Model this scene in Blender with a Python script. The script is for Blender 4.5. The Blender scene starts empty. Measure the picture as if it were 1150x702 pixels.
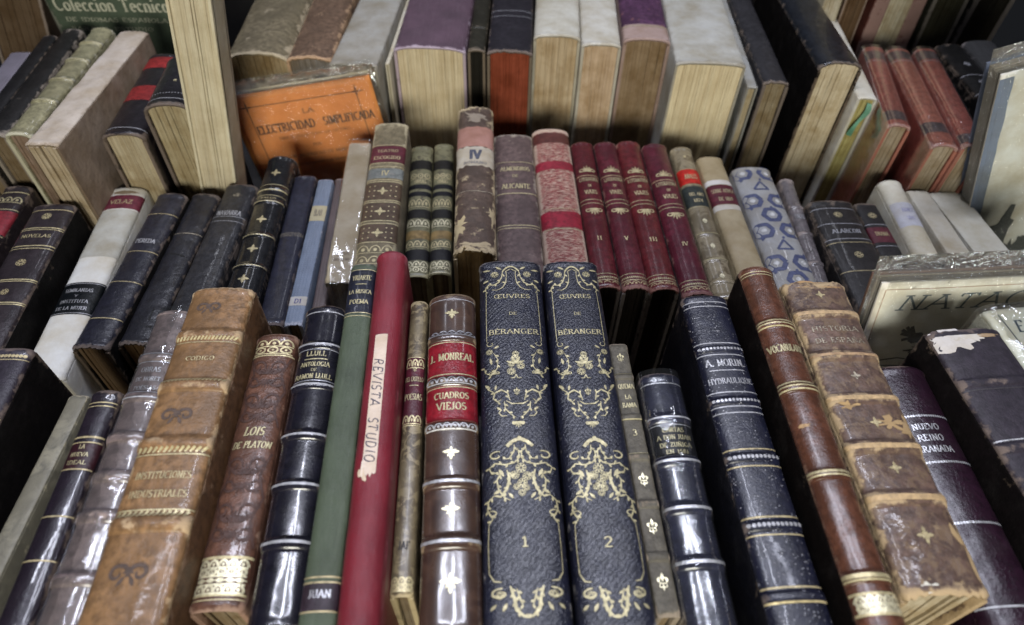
import bpy, bmesh, math, random
from mathutils import Matrix, Vector, noise
import numpy as np

# ---------------------------------------------------------------- scene basics
scene = bpy.context.scene
COL = scene.collection
R = math.radians
MM = 0.001
THETA = R(20)            # the trays of the stand rise away from the viewer by 20 degrees
BASE_Z = 0.50            # height of the rack origin above the table top
RACK = Matrix.Translation((0, 0, BASE_Z)) @ Matrix.Rotation(THETA, 4, 'X')

# ---------------------------------------------------------------- object helpers
def mesh_obj(name, verts, faces, mat, parent=None, smooth=True, wear=None):
    me = bpy.data.meshes.new(name)
    me.from_pydata([tuple(v) for v in verts], [], faces)
    me.update()
    if smooth is True:
        me.polygons.foreach_set('use_smooth', [True] * len(me.polygons))
    elif smooth is not False and smooth is not None:
        me.polygons.foreach_set('use_smooth', list(smooth))
    if wear is not None:
        a = me.attributes.new('wear', 'FLOAT', 'POINT')
        a.data.foreach_set('value', list(wear))
    if mat is not None:
        me.materials.append(mat)
    o = bpy.data.objects.new(name, me)
    COL.objects.link(o)
    if parent is not None:
        o.parent = parent
    return o

def tag(o, label=None, cat=None, group=None, kind=None):
    if label: o['label'] = label
    if cat: o['category'] = cat
    if group: o['group'] = group
    if kind: o['kind'] = kind

class Geo:
    def __init__(s):
        s.v = []; s.f = []; s.w = []; s.s = []
    def add(s, verts, faces, wear=None, smooth=True):
        b = len(s.v)
        s.v.extend(verts)
        s.w.extend(wear if wear is not None else [0.0] * len(verts))
        s.f.extend([tuple(b + i for i in f) for f in faces])
        s.s.extend([smooth] * len(faces))
    def build(s, name, mat, parent=None):
        return mesh_obj(name, s.v, s.f, mat, parent, s.s, s.w)

def grid_faces(nu, nv, flip=False):
    fs = []
    for j in range(nv - 1):
        for i in range(nu - 1):
            a = j * nu + i
            q = (a, a + 1, a + nu + 1, a + nu)
            fs.append(q[::-1] if flip else q)
    return fs

# ---------------------------------------------------------------- materials
MATS = {}
def new_mat(name):
    m = bpy.data.materials.new(name)
    m.use_nodes = True
    nt = m.node_tree
    nt.nodes.clear()
    out = nt.nodes.new('ShaderNodeOutputMaterial')
    b = nt.nodes.new('ShaderNodeBsdfPrincipled')
    nt.links.new(b.outputs[0], out.inputs[0])
    return m, nt, b, out

class NT:
    """small node builder"""
    def __init__(s, nt): s.nt = nt
    def n(s, t, **kw):
        x = s.nt.nodes.new(t)
        for k, v in kw.items(): setattr(x, k, v)
        return x
    def l(s, a, b): s.nt.links.new(a, b)
    def coords(s, seed, scale=(1, 1, 1)):
        tc = s.n('ShaderNodeTexCoord'); mp = s.n('ShaderNodeMapping')
        s.l(tc.outputs['Object'], mp.inputs['Vector'])
        rr = random.Random(seed)
        mp.inputs['Location'].default_value = (rr.uniform(-5, 5), rr.uniform(-5, 5), rr.uniform(-5, 5))
        mp.inputs['Scale'].default_value = scale
        return mp.outputs[0]
    def noise(s, vec, scale, detail=4, rough=0.55, dist=0.0):
        x = s.n('ShaderNodeTexNoise')
        s.l(vec, x.inputs['Vector'])
        x.inputs['Scale'].default_value = scale
        x.inputs['Detail'].default_value = detail
        x.inputs['Roughness'].default_value = rough
        x.inputs['Distortion'].default_value = dist
        return x.outputs['Fac']
    def ramp(s, fac, a, b, ca=(0, 0, 0, 1), cb=(1, 1, 1, 1)):
        x = s.n('ShaderNodeValToRGB')
        s.l(fac, x.inputs[0])
        x.color_ramp.elements[0].position = a; x.color_ramp.elements[0].color = ca
        x.color_ramp.elements[1].position = b; x.color_ramp.elements[1].color = cb
        return x.outputs[0]
    def mix(s, fac, a, b, mode='MIX'):
        x = s.n('ShaderNodeMix', data_type='RGBA', blend_type=mode)
        for sock, val in ((x.inputs[0], fac), (x.inputs[6], a), (x.inputs[7], b)):
            if hasattr(val, 'node'): s.l(val, sock)
            elif isinstance(val, (int, float)): sock.default_value = val
            else: sock.default_value = (*val[:3], 1)
        return x.outputs[2]
    def math(s, op, a, b=None, c=None):
        x = s.n('ShaderNodeMath', operation=op)
        for sock, val in zip(x.inputs, (a, b, c)):
            if val is None: continue
            if hasattr(val, 'node'): s.l(val, sock)
            else: sock.default_value = val
        return x.outputs[0]
    def attr(s, name):
        x = s.n('ShaderNodeAttribute', attribute_name=name)
        return x.outputs['Fac']
    def bump(s, h, strength, dist, prev=None):
        x = s.n('ShaderNodeBump')
        x.inputs['Strength'].default_value = strength
        x.inputs['Distance'].default_value = dist
        s.l(h, x.inputs['Height'])
        if prev is not None: s.l(prev, x.inputs['Normal'])
        return x.outputs[0]

def mul(c, k): return tuple(min(1, x * k) for x in c[:3])

def m_leather(seed, base, worn=None, rough=0.45, grain=0.25, scuff=0.4, coat=0.0, mottle=0.5, dark=0.45,
              gscale=1050, streak=None, diag=False, spots=None, coatrough=0.09, speck=0.0, dents=0.12, spec=0.3):
    m, nt, b, out = new_mat('leather'); k = NT(nt)
    if max(base) < .075: base = mul(base, .50)
    v = k.coords(seed)
    big = k.noise(v, 55, 5, 0.6)
    med = k.noise(v, 320, 5, 0.65)
    fine = k.noise(v, gscale, 3, 0.6)
    c = k.mix(k.ramp(big, 0.35, 0.65), mul(base, 1.0 - mottle * dark), mul(base, 1.0 + mottle * 0.5))
    c = k.mix(k.ramp(med, 0.42, 0.62), c, mul(base, 0.62), 'MIX') if mottle > 0 else c
    if spots is not None:
        sp = k.noise(v, 210, 6, 0.7, 0.6)
        c = k.mix(k.ramp(sp, 0.50, 0.58), c, spots)
    if speck > 0:
        vo = k.n('ShaderNodeTexVoronoi', feature='F1'); k.l(v, vo.inputs['Vector']); vo.inputs['Scale'].default_value = 900
        spk = k.math('LESS_THAN', vo.outputs['Distance'], 0.10 + 0.1 * speck)
        spk2 = k.math('MULTIPLY', spk, k.ramp(med, 0.45, 0.6))
        c = k.mix(k.math('MULTIPLY', spk2, 0.7), c, (0.5, 0.5, 0.55))
    if worn is None: worn = mul((base[0] * 1.0 + 0.10, base[1] + 0.075, base[2] + 0.055), 1.0)
    w = k.attr('wear')
    sv = k.coords(seed + 1, streak) if streak else v
    sn = k.noise(sv, 140, 7, 0.68)
    sf = k.math('ADD', sn, k.math('MULTIPLY', w, 0.42))
    t = 0.86 - 0.30 * scuff
    wf = k.ramp(sf, t - 0.04, t + 0.06)
    c = k.mix(wf, c, worn)
    # fine scratches and rubbed streaks along the spine
    scv = k.coords(seed + 2, (1.0, 0.16, 1.0))
    sc = k.noise(scv, 900, 2, 0.7)
    scf = k.math('MULTIPLY', k.ramp(sc, 0.64, 0.74), 0.12 + 0.35 * scuff)
    c = k.mix(scf, c, mul((base[0] * 1.5 + 0.018, base[1] * 1.5 + 0.016, base[2] * 1.5 + 0.016), 1.0))
    # dust
    du = k.math('MULTIPLY', k.ramp(k.noise(k.coords(seed + 3), 90, 5, 0.7), 0.5, 0.85), 0.035)
    c = k.mix(du, c, (0.30, 0.28, 0.27))
    k.l(c, b.inputs['Base Color'])
    rg = k.math('MULTIPLY_ADD', med, 0.16, rough - 0.08)
    rg = k.math('MULTIPLY_ADD', wf, 0.3, rg)
    k.l(rg, b.inputs['Roughness'])
    nb = k.bump(k.noise(v, 110, 3, 0.5), dents, 0.0035)
    if diag:
        wv = k.n('ShaderNodeTexWave', wave_type='BANDS', bands_direction='DIAGONAL')
        k.l(k.coords(seed + 4, (1, 0.8, 0.0)), wv.inputs['Vector'])
        wv.inputs['Scale'].default_value = 330; wv.inputs['Distortion'].default_value = 9.0
        wv.inputs['Detail'].default_value = 3; wv.inputs['Detail Scale'].default_value = 2.2
        w2 = k.n('ShaderNodeTexWave', wave_type='BANDS', bands_direction='DIAGONAL')
        k.l(k.coords(seed + 8, (-1, 0.9, 0.0)), w2.inputs['Vector'])
        w2.inputs['Scale'].default_value = 300; w2.inputs['Distortion'].default_value = 8.0; w2.inputs['Detail'].default_value = 3
        nb = k.bump(k.math('MULTIPLY', wv.outputs['Fac'], w2.outputs['Fac']), 0.4, 0.0004, nb)
    nb = k.bump(fine, grain, 0.0009, nb)
    nb = k.bump(k.math('SUBTRACT', 1.0, wf), 0.25, 0.0004, nb)
    k.l(nb, b.inputs['Normal'])
    b.inputs['Specular IOR Level'].default_value = spec
    b.inputs['Coat Weight'].default_value = coat
    b.inputs['Coat Roughness'].default_value = coatrough
    if coat > 0:
        k.l(k.math('MULTIPLY', k.ramp(k.math('SUBTRACT', k.noise(k.coords(seed + 6), 160, 6, 0.7), k.math('MULTIPLY', wf, .3)), 0.30, 0.52), coat), b.inputs['Coat Weight'])
        k.l(k.bump(k.noise(v, 120, 3, 0.5), dents * 0.9, 0.0013), b.inputs['Coat Normal'])
    return m

def m_cloth(seed, base, rough=0.75, weave=0.3, worn=None, scuff=0.35, wscale=1200):
    m, nt, b, out = new_mat('book_cloth'); k = NT(nt)
    v = k.coords(seed)
    big = k.noise(v, 40, 5, 0.6)
    c = k.mix(k.ramp(big, 0.3, 0.7), mul(base, 0.66), mul(base, 1.2))
    c = k.mix(k.math('MULTIPLY', k.ramp(k.noise(k.coords(seed + 2, (1, .12, 1)), 700, 4, .7), .48, .72), .40), c, (base[0] * 1.2 + .03, base[1] * 1.2 + .03, base[2] * 1.2 + .03))
    w1 = k.n('ShaderNodeTexWave', wave_type='BANDS', bands_direction='X'); k.l(v, w1.inputs['Vector'])
    w2 = k.n('ShaderNodeTexWave', wave_type='BANDS', bands_direction='Y'); k.l(v, w2.inputs['Vector'])
    for w in (w1, w2):
        w.inputs['Scale'].default_value = wscale / 6.28; w.inputs['Distortion'].default_value = 1.5
    wv = k.math('MULTIPLY', w1.outputs['Fac'], w2.outputs['Fac'])
    c = k.mix(k.math('MULTIPLY', wv, 0.25), c, mul(base, 1.35))
    if worn is None: worn = mul((base[0] + 0.15, base[1] + 0.13, base[2] + 0.12), 1.0)
    sf = k.math('ADD', k.noise(v, 160, 7, 0.68), k.math('MULTIPLY', k.attr('wear'), 0.42))
    t = 0.88 - 0.3 * scuff
    wf = k.ramp(sf, t - 0.04, t + 0.08)
    c = k.mix(wf, c, worn)
    k.l(c, b.inputs['Base Color'])
    b.inputs['Roughness'].default_value = rough
    nb = k.bump(k.noise(v, 90, 3), 0.12, 0.005)
    nb = k.bump(wv, weave, 0.0006, nb)
    nb = k.bump(k.noise(v, 1800, 2), weave, 0.0008, nb)
    k.l(nb, b.inputs['Normal'])
    return m

def m_paper(seed, base, stain=0.5, rough=0.7, coat=0.0, spec=0.35):
    m, nt, b, out = new_mat('paper'); k = NT(nt)
    v = k.coords(seed)
    big = k.noise(v, 45, 6, 0.65)
    c = k.mix(k.ramp(big, 0.35, 0.7), base, mul((base[0] * 0.82, base[1] * 0.74, base[2] * 0.6), 1.0 - 0.25 * stain))
    md = k.noise(v, 380, 5, 0.7)
    c = k.mix(k.math('MULTIPLY', k.ramp(md, 0.55, 0.72), 0.35 * stain), c, mul(base, 0.5))
    sf = k.math('ADD', k.noise(v, 150, 7, 0.68), k.math('MULTIPLY', k.attr('wear'), 0.45))
    c = k.mix(k.math('MULTIPLY', k.ramp(sf, 0.68, 0.86), 0.6 * stain), c, (base[0] * 0.45, base[1] * 0.38, base[2] * 0.3))
    k.l(c, b.inputs['Base Color'])
    b.inputs['Roughness'].default_value = rough
    b.inputs['Specular IOR Level'].default_value = spec
    b.inputs['Coat Weight'].default_value = coat
    nb = k.bump(k.noise(v, 100, 4), 0.15, 0.006)
    nb = k.bump(md, 0.15, 0.0008, nb)
    k.l(nb, b.inputs['Normal'])
    return m

def m_marble(seed, base, spot, rough=0.5, scale=220, coat=0.0, edge=(0.5, 0.56)):
    m, nt, b, out = new_mat('marbled_leather'); k = NT(nt)
    v = k.coords(seed)
    n1 = k.noise(v, scale, 6, 0.68, 0.8)
    c = k.mix(k.ramp(n1, edge[0], edge[1]), base, spot)
    c = k.mix(k.ramp(k.noise(v, 60, 4), 0.35, 0.7), c, mul(base, 0.55))
    sf = k.math('ADD', k.noise(k.coords(seed + 1), 150, 7, 0.68), k.math('MULTIPLY', k.attr('wear'), 0.4))
    c = k.mix(k.ramp(sf, 0.72, 0.84), c, mul((base[0] + 0.12, base[1] + 0.1, base[2] + 0.06), 1))
    k.l(c, b.inputs['Base Color'])
    k.l(k.math('MULTIPLY_ADD', n1, 0.3, rough - 0.15), b.inputs['Roughness'])
    nb = k.bump(k.noise(v, 110, 3), 0.08, 0.0025)
    nb = k.bump(k.noise(v, 1500, 3), 0.15, 0.0004, nb)
    k.l(nb, b.inputs['Normal'])
    b.inputs['Coat Weight'].default_value = coat
    b.inputs['Coat Roughness'].default_value = 0.13
    k.l(k.math('MULTIPLY', k.ramp(k.noise(k.coords(seed + 6), 150, 6, 0.7), 0.30, 0.55), coat), b.inputs['Coat Weight'])
    return m

def m_pages(seed, base, contrast=0.5, dirt=0.4):
    m, nt, b, out = new_mat('page_edges'); k = NT(nt)
    ln = k.noise(k.coords(seed, (1.0, 0.02, 0.012)), 1700, 3, 0.75)
    l2 = k.noise(k.coords(seed + 1, (1.0, 0.03, 0.03)), 320, 4, 0.65)
    c = k.mix(k.math('MULTIPLY', k.ramp(ln, 0.36, 0.62), 1.0), mul(base, 1 - 0.45 * contrast), base)
    c = k.mix(k.math('MULTIPLY', k.ramp(l2, 0.35, 0.6), 0.55), c, mul((base[0], base[1] * 0.9, base[2] * 0.78), 0.66))
    st = k.noise(k.coords(seed + 2), 70, 5, 0.65)
    c = k.mix(k.math('MULTIPLY', k.ramp(st, 0.42, 0.68), min(1, dirt * 1.5)), c, (base[0] * 0.5, base[1] * 0.42, base[2] * 0.3))
    fx = k.noise(k.coords(seed + 5), 620, 3, 0.6)
    c = k.mix(k.math('MULTIPLY', k.ramp(fx, 0.66, 0.72), dirt), c, (base[0] * 0.4, base[1] * 0.28, base[2] * 0.16))
    k.l(c, b.inputs['Base Color'])
    b.inputs['Roughness'].default_value = 0.85
    b.inputs['Specular IOR Level'].default_value = 0.2
    nb = k.bump(ln, 0.5, 0.0008)
    nb = k.bump(l2, 0.5, 0.0016, nb)
    k.l(nb, b.inputs['Normal'])
    return m

def m_gold(color=(0.62, 0.54, 0.33), wearout=0.35, seed=0, metallic=0.45, rough=0.42):
    m, nt, b, out = new_mat('gilt'); k = NT(nt)
    v = k.coords(seed)
    c = k.mix(k.ramp(k.noise(v, 500, 4), 0.35, 0.65), mul(color, 0.75), mul(color, 1.2))
    k.l(c, b.inputs['Base Color'])
    b.inputs['Metallic'].default_value = metallic
    k.l(k.math('MULTIPLY_ADD', k.noise(v, 900, 3), 0.5, rough - 0.25), b.inputs['Roughness'])
    k.l(k.bump(k.noise(v, 700, 4), 0.5, 0.0006), b.inputs['Normal'])
    tr = k.n('ShaderNodeBsdfTransparent')
    mx = k.n('ShaderNodeMixShader')
    f = k.ramp(k.noise(v, 420, 6, 0.75), 0.44 + 0.36 * (1 - wearout), 0.50 + 0.40 * (1 - wearout))
    k.l(k.math('MULTIPLY', f, 0.85), mx.inputs[0]); k.l(b.outputs[0], mx.inputs[1]); k.l(tr.outputs[0], mx.inputs[2])
    k.l(mx.outputs[0], out.inputs[0])
    return m

def m_ink(color, seed=0, rough=0.6, fade=0.2):
    return m_gold(color, fade, seed, 0.0, rough)

def m_plastic(seed, crinkle=0.5, tint=(0.95, 0.96, 0.96), haze=0.02, gloss=0.35, fold=1.0):
    m, nt, b, out = new_mat('clear_plastic'); k = NT(nt)
    nt.nodes.remove(b)
    v = k.coords(seed)
    tr = k.n('ShaderNodeBsdfTransparent'); tr.inputs[0].default_value = (*tint, 1)
    gl = k.n('ShaderNodeBsdfGlossy'); gl.inputs['Roughness'].default_value = 0.07
    gl.inputs['Color'].default_value = (0.95, 0.96, 1.0, 1)
    df = k.n('ShaderNodeBsdfDiffuse'); df.inputs['Color'].default_value = (0.7, 0.72, 0.72, 1)
    n1 = k.noise(v, 60, 3, 0.5, 1.0)
    n2 = k.noise(k.coords(seed + 1, (1, .5, 1)), 170, 4, 0.6, 1.4)
    nb = k.bump(n1, min(1, crinkle), 0.0028 * fold)
    nb = k.bump(n2, min(1, crinkle), 0.0016 * fold, nb)
    k.l(nb, gl.inputs['Normal'])
    fr = k.n('ShaderNodeFresnel'); fr.inputs['IOR'].default_value = 1.5
    m1 = k.n('ShaderNodeMixShader'); m1.inputs[0].default_value = haze
    k.l(tr.outputs[0], m1.inputs[1]); k.l(df.outputs[0], m1.inputs[2])
    m2 = k.n('ShaderNodeMixShader')
    k.l(k.math('MULTIPLY', fr.outputs[0], gloss), m2.inputs[0])
    k.l(m1.outputs[0], m2.inputs[1]); k.l(gl.outputs[0], m2.inputs[2])
    k.l(m2.outputs[0], out.inputs[0])
    return m

MK = dict(leather=m_leather, cloth=m_cloth, paper=m_paper, marble=m_marble)
GOLDS = {}
def gold(kind='gold'):
    if kind not in GOLDS:
        spec = {'gold': ((0.50, 0.43, 0.25), 0.38, 0.4, 0.42), 'pale': ((0.40, 0.355, 0.21), 0.48, 0.35, 0.45),
                'dull': ((0.42, 0.35, 0.20), 0.55, 0.4, 0.5), 'bright': ((0.66, 0.61, 0.42), 0.2, 0.5, 0.35),
                'faint': ((0.33, 0.29, 0.22), 0.75, 0.3, 0.5), 'silver': ((0.42, 0.42, 0.44), 0.34, 0.5, 0.35),
                'silverdull': ((0.36, 0.36, 0.38), 0.5, 0.4, 0.5)}[kind]
        GOLDS[kind] = m_gold(spec[0], spec[1], len(GOLDS) * 7, spec[2], spec[3])
    return GOLDS[kind]

# ---------------------------------------------------------------- lettering (own stroke alphabet)
def arc(cx, cy, rx, ry, a0, a1, n=9):
    return [(cx + rx * math.cos(R(a0 + (a1 - a0) * i / n)), cy + ry * math.sin(R(a0 + (a1 - a0) * i / n))) for i in range(n + 1)]
GL = {
 'A': (.80, [[(.03, 0), (.40, 1)], [(.40, 1), (.77, 0)], [(.17, .34), (.63, .34)]]),
 'B': (.68, [[(.13, 0), (.13, 1)], [(.13, 1)] + arc(.34, .76, .24, .24, 90, -90) + [(.13, .52)], [(.13, .52)] + arc(.36, .26, .27, .26, 90, -90) + [(.13, 0)]]),
 'C': (.72, [arc(.40, .5, .33, .5, 48, 312, 14), [(.62, .87), (.64, 1)]]),
 'D': (.76, [[(.13, 0), (.13, 1)], [(.13, 1)] + arc(.32, .5, .38, .5, 90, -90, 12) + [(.13, 0)]]),
 'E': (.64, [[(.13, 0), (.13, 1)], [(.13, 1), (.56, 1), (.57, .82)], [(.13, .52), (.46, .52)], [(.13, 0), (.57, 0), (.59, .2)]]),
 'F': (.60, [[(.13, 0), (.13, 1)], [(.13, 1), (.55, 1), (.56, .82)], [(.13, .5), (.45, .5)]]),
 'G': (.76, [arc(.40, .5, .33, .5, 48, 330, 14), [(.66, .02), (.66, .42)], [(.5, .42), (.74, .42)]]),
 'H': (.80, [[(.14, 0), (.14, 1)], [(.66, 0), (.66, 1)], [(.14, .5), (.66, .5)]]),
 'I': (.36, [[(.18, 0), (.18, 1)]]),
 'J': (.46, [[(.30, 1), (.30, .2)] + arc(.17, .17, .13, .19, 0, -150, 6)]),
 'L': (.62, [[(.13, 0), (.13, 1)], [(.13, 0), (.55, 0), (.57, .22)]]),
 'M': (.92, [[(.12, 0), (.12, 1)], [(.12, 1), (.46, .08)], [(.46, .08), (.80, 1)], [(.80, 1), (.80, 0)]]),
 'N': (.82, [[(.13, 0), (.13, 1)], [(.13, 1), (.68, .0)], [(.68, 0), (.68, 1)]]),
 'O': (.78, [arc(.39, .5, .32, .5, 90, 450, 18)]),
 'P': (.64, [[(.13, 0), (.13, 1)], [(.13, 1)] + arc(.33, .74, .25, .26, 90, -90) + [(.13, .48)]]),
 'Q': (.78, [arc(.39, .5, .32, .5, 90, 450, 18), [(.42, .2), (.74, -.14)]]),
 'R': (.74, [[(.13, 0), (.13, 1)], [(.13, 1)] + arc(.34, .75, .24, .25, 90, -90) + [(.13, .5)], [(.36, .5), (.70, 0)]]),
 'S': (.60, [arc(.30, .745, .22, .255, 35, 250, 9) + arc(.30, .255, .24, .255, 75, -150, 10), ]),
 'T': (.70, [[(.35, 0), (.35, 1)], [(.06, .82), (.07, 1), (.63, 1), (.64, .82)]]),
 'U': (.78, [[(.13, 1), (.13, .3)] + arc(.39, .3, .26, .3, 180, 360, 9) + [(.65, 1)]]),
 'V': (.78, [[(.03, 1), (.40, 0)], [(.40, 0), (.75, 1)]]),
 'X': (.76, [[(.05, 1), (.71, 0)], [(.70, 1), (.06, 0)]]),
 'Y': (.74, [[(.04, 1), (.37, .48)], [(.37, .48), (.70, 1)], [(.37, .48), (.37, 0)]]),
 'Z': (.66, [[(.08, .82), (.09, 1), (.58, 1), (.07, 0), (.60, 0), (.61, .2)]]),
 '1': (.46, [[(.10, .80), (.25, 1), (.25, 0)], [(.08, 0), (.42, 0)]]),
 '2': (.60, [arc(.29, .73, .20, .27, 170, -40, 9) + [(.07, 0), (.55, 0)]]),
 '3': (.58, [arc(.28, .75, .2, .25, 150, -80, 8) + arc(.28, .26, .24, .26, 85, -150, 9)]),
 '4': (.62, [[(.44, 0), (.44, 1), (.06, .3), (.58, .3)]]),
 '5': (.58, [[(.50, 1), (.14, 1), (.11, .55)] + arc(.27, .31, .23, .31, 110, -150, 9)]),
 '8': (.58, [arc(.29, .76, .18, .24, 90, 450, 12), arc(.29, .26, .23, .26, 90, 450, 12)]),
 '9': (.58, [arc(.29, .70, .21, .30, 0, 360, 12) + [(.48, .3), (.25, 0)]]),
 '.': (.28, [[(.14, 0), (.14, .12)]]),
 ',': (.28, [[(.16, .12), (.10, -.14)]]),
 '-': (.50, [[(.06, .45), (.44, .45)]]),
 ' ': (.42, []),
}
ACCENT = {'Á': 'A', 'É': 'E', 'Í': 'I', 'Ó': 'O', 'Ú': 'U', 'Ñ': 'N', 'Œ': 'Œ', 'Ü': 'U'}
LOW = {
 'a': (.56, [arc(.26, .3, .2, .3, 0, 360, 12), [(.46, .6), (.46, 0)]]),
 'c': (.50, [arc(.28, .3, .21, .3, 45, 315, 10)]),
 'd': (.58, [arc(.26, .3, .2, .3, 0, 360, 12), [(.46, 1), (.46, 0)]]),
 'e': (.52, [[(.07, .32), (.46, .32)] + arc(.27, .3, .2, .3, 5, 310, 11)]),
 'i': (.28, [[(.14, 0), (.14, .6)], [(.14, .8), (.14, .9)]]),
 'l': (.28, [[(.14, 0), (.14, 1)]]),
 'n': (.60, [[(.11, 0), (.11, .6)], [(.11, .35)] + arc(.30, .38, .19, .22, 170, 0, 7) + [(.49, 0)]]),
 'o': (.56, [arc(.28, .3, .22, .3, 90, 450, 14)]),
 'r': (.44, [[(.11, 0), (.11, .6)], [(.11, .35), (.25, .58), (.40, .55)]]),
 's': (.46, [arc(.23, .45, .15, .15, 30, 250, 7) + arc(.23, .15, .17, .15, 75, -150, 8)]),
 't': (.40, [[(.18, .9), (.18, .05), (.34, .02)], [(.04, .6), (.34, .6)]]),
 'm': (.84, [[(.11, 0), (.11, .6)], [(.11, .35)] + arc(.27, .38, .16, .22, 170, 0, 6) + [(.43, 0)], [(.43, .35)] + arc(.59, .38, .16, .22, 170, 0, 6) + [(.75, 0)]]),
 'p': (.58, [[(.11, .6), (.11, -.3)], arc(.31, .3, .2, .3, 180, 540, 12)]),
 'u': (.60, [[(.11, .6), (.11, .2)] + arc(.29, .2, .18, .2, 180, 360, 7) + [(.47, .6)], [(.47, .6), (.47, 0)]]),
}
GL.update(LOW)

def glyph_strokes(text, serif=True, italic=0.0, spacing=0.06):
    """-> (list of (polyline, thinflag), total width); height 1"""
    out = []; x = 0.0
    for ch in text:
        acc = None
        if ch in ACCENT:
            acc = ch; base = ACCENT[ch]
        else: base = ch
        if base == 'Œ':
            parts = [(0.0, GL['O']), (0.52, GL['E'])]; w = 1.16
        else:
            g = GL.get(base) or GL.get(base.upper()) or GL[' ']
            parts = [(0.0, g)]; w = g[0]
        for dx, g in parts:
            for st in g[1]:
                pts = [(p[0] + x + dx, p[1]) for p in st]
                out.append((pts, False))
                if serif:
                    for e, nb in ((pts[0], pts[1]), (pts[-1], pts[-2])):
                        if (abs(e[1]) < .02 or abs(e[1] - 1) < .02) and abs(nb[1] - e[1]) > abs(nb[0] - e[0]) * 1.05:
                            out.append(([(e[0] - .15, e[1]), (e[0] + .15, e[1])], True))
        if acc in ('Á', 'É', 'Í', 'Ó', 'Ú'):
            out.append(([(x + w * .45, 1.10), (x + w * .62, 1.30)], False))
        if acc == 'Ñ':
            out.append(([(x + w * .25, 1.14), (x + w * .42, 1.24), (x + w * .6, 1.14), (x + w * .78, 1.24)], True))
        x += w + spacing
    W = x - spacing
    if italic:
        out = [([(px + py * italic, py) for px, py in p], t) for p, t in out]
    return out, max(W, .1)

def resample(pts, step):
    o = [pts[0]]
    for a, b in zip(pts, pts[1:]):
        d = math.dist(a, b); n = max(1, int(math.ceil(d / step)))
        for i in range(1, n + 1):
            o.append((a[0] + (b[0] - a[0]) * i / n, a[1] + (b[1] - a[1]) * i / n))
    return o

def ribbon(geo, pts, width, mapf, nib=None, taper=False):
    """pts in mm in the decoration plane; mapf(x_mm, y_mm) -> 3D point lifted off the surface"""
    pts = resample(pts, 0.7)
    q = [pts[0]]
    for p in pts[1:]:
        if math.dist(p, q[-1]) > 1e-4: q.append(p)
    pts = q
    n = len(pts)
    if n < 2: return
    vs = []
    for i, p in enumerate(pts):
        a = pts[max(0, i - 1)]; b = pts[min(n - 1, i + 1)]
        dx, dy = b[0] - a[0], b[1] - a[1]
        L = math.hypot(dx, dy) or 1
        dx, dy = dx / L, dy / L
        w = width
        if nib is not None:
            cr = abs(dx * nib[1] - dy * nib[0])
            w = width * (0.42 + 0.58 * cr)
        if taper:
            u = i / (n - 1)
            w = width * (0.25 + 0.75 * math.sin(math.pi * min(1, max(0, 0.12 + 0.8 * u))))
        vs.append(mapf(p[0] - dy * w / 2, p[1] + dx * w / 2))
        vs.append(mapf(p[0] + dy * w / 2, p[1] - dx * w / 2))
    fs = [(2 * i, 2 * i + 1, 2 * i + 3, 2 * i + 2) for i in range(n - 1)]
    geo.add(vs, fs)

def blob(geo, cx, cy, rx, ry, mapf, seed=0, jag=0.0, n=20, rings=3, rot=0.0):
    vs = [mapf(cx, cy)]
    for r in range(1, rings + 1):
        for i in range(n):
            a = 2 * math.pi * i / n
            k = 1 + jag * noise.noise(Vector((math.cos(a) * 2.3 + seed * 3.1, math.sin(a) * 2.3, seed * 1.7))) * 1.6
            x0, y0 = rx * math.cos(a) * k * r / rings, ry * math.sin(a) * k * r / rings
            vs.append(mapf(cx + x0 * math.cos(rot) - y0 * math.sin(rot), cy + x0 * math.sin(rot) + y0 * math.cos(rot)))
    fs = [(0, 1 + i, 1 + (i + 1) % n) for i in range(n)]
    for r in range(rings - 1):
        b0 = 1 + r * n; b1 = b0 + n
        fs += [(b0 + i, b1 + i, b1 + (i + 1) % n, b0 + (i + 1) % n) for i in range(n)]
    geo.add(vs, fs)

def leaf(geo, x, y, ang, ln, wd, mapf):
    """small pointed petal"""
    ca, sa = math.cos(ang), math.sin(ang)
    prof = [(0, 0.05), (.25, .30), (.55, .42), (.8, .27), (1, 0)]
    vs = []
    for u, w in prof:
        for s in (1, -1):
            px, py = u * ln, s * w * wd
            vs.append(mapf(x + px * ca - py * sa, y + px * sa + py * ca))
    geo.add(vs, [(2 * i, 2 * i + 1, 2 * i + 3, 2 * i + 2) for i in range(4)])

def put_text(geo, text, cx, cy, height, width, mapf, weight=0.17, serif=True, italic=0.0, vertical=False, spacing=0.08, jitter=0.0, seed=0):
    st, W = glyph_strokes(text, serif, italic, spacing)
    height *= .84
    sx = width / W if width else height
    rr = random.Random(seed)
    nib = (math.cos(R(14)), math.sin(R(14)))
    for pts, thin in st:
        jx, jy = rr.uniform(-jitter, jitter), rr.uniform(-jitter, jitter)
        P = []
        for x, y in pts:
            X, Y = (x - W / 2) * sx + jx * height, (y - .5) * height + jy * height
            if vertical: X, Y = -Y * vertical, X * vertical
            P.append((cx + X, cy + Y))
        wgt = weight * .86 * min(height, sx * 1.35)
        ribbon(geo, P, wgt * (0.5 if thin else 1.0), mapf, None if thin else nib)

def spiral(cx, cy, r0, r1, a0, a1, n=18):
    return [(cx + (r0 + (r1 - r0) * i / n) * math.cos(R(a0 + (a1 - a0) * i / n)),
             cy + (r0 + (r1 - r0) * i / n) * math.sin(R(a0 + (a1 - a0) * i / n))) for i in range(n + 1)]

# ---------------------------------------------------------------- the book
SEED = [10]
def nz(x, y=0.0, z=0.0):
    return noise.noise(Vector((x, y, z)))

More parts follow.
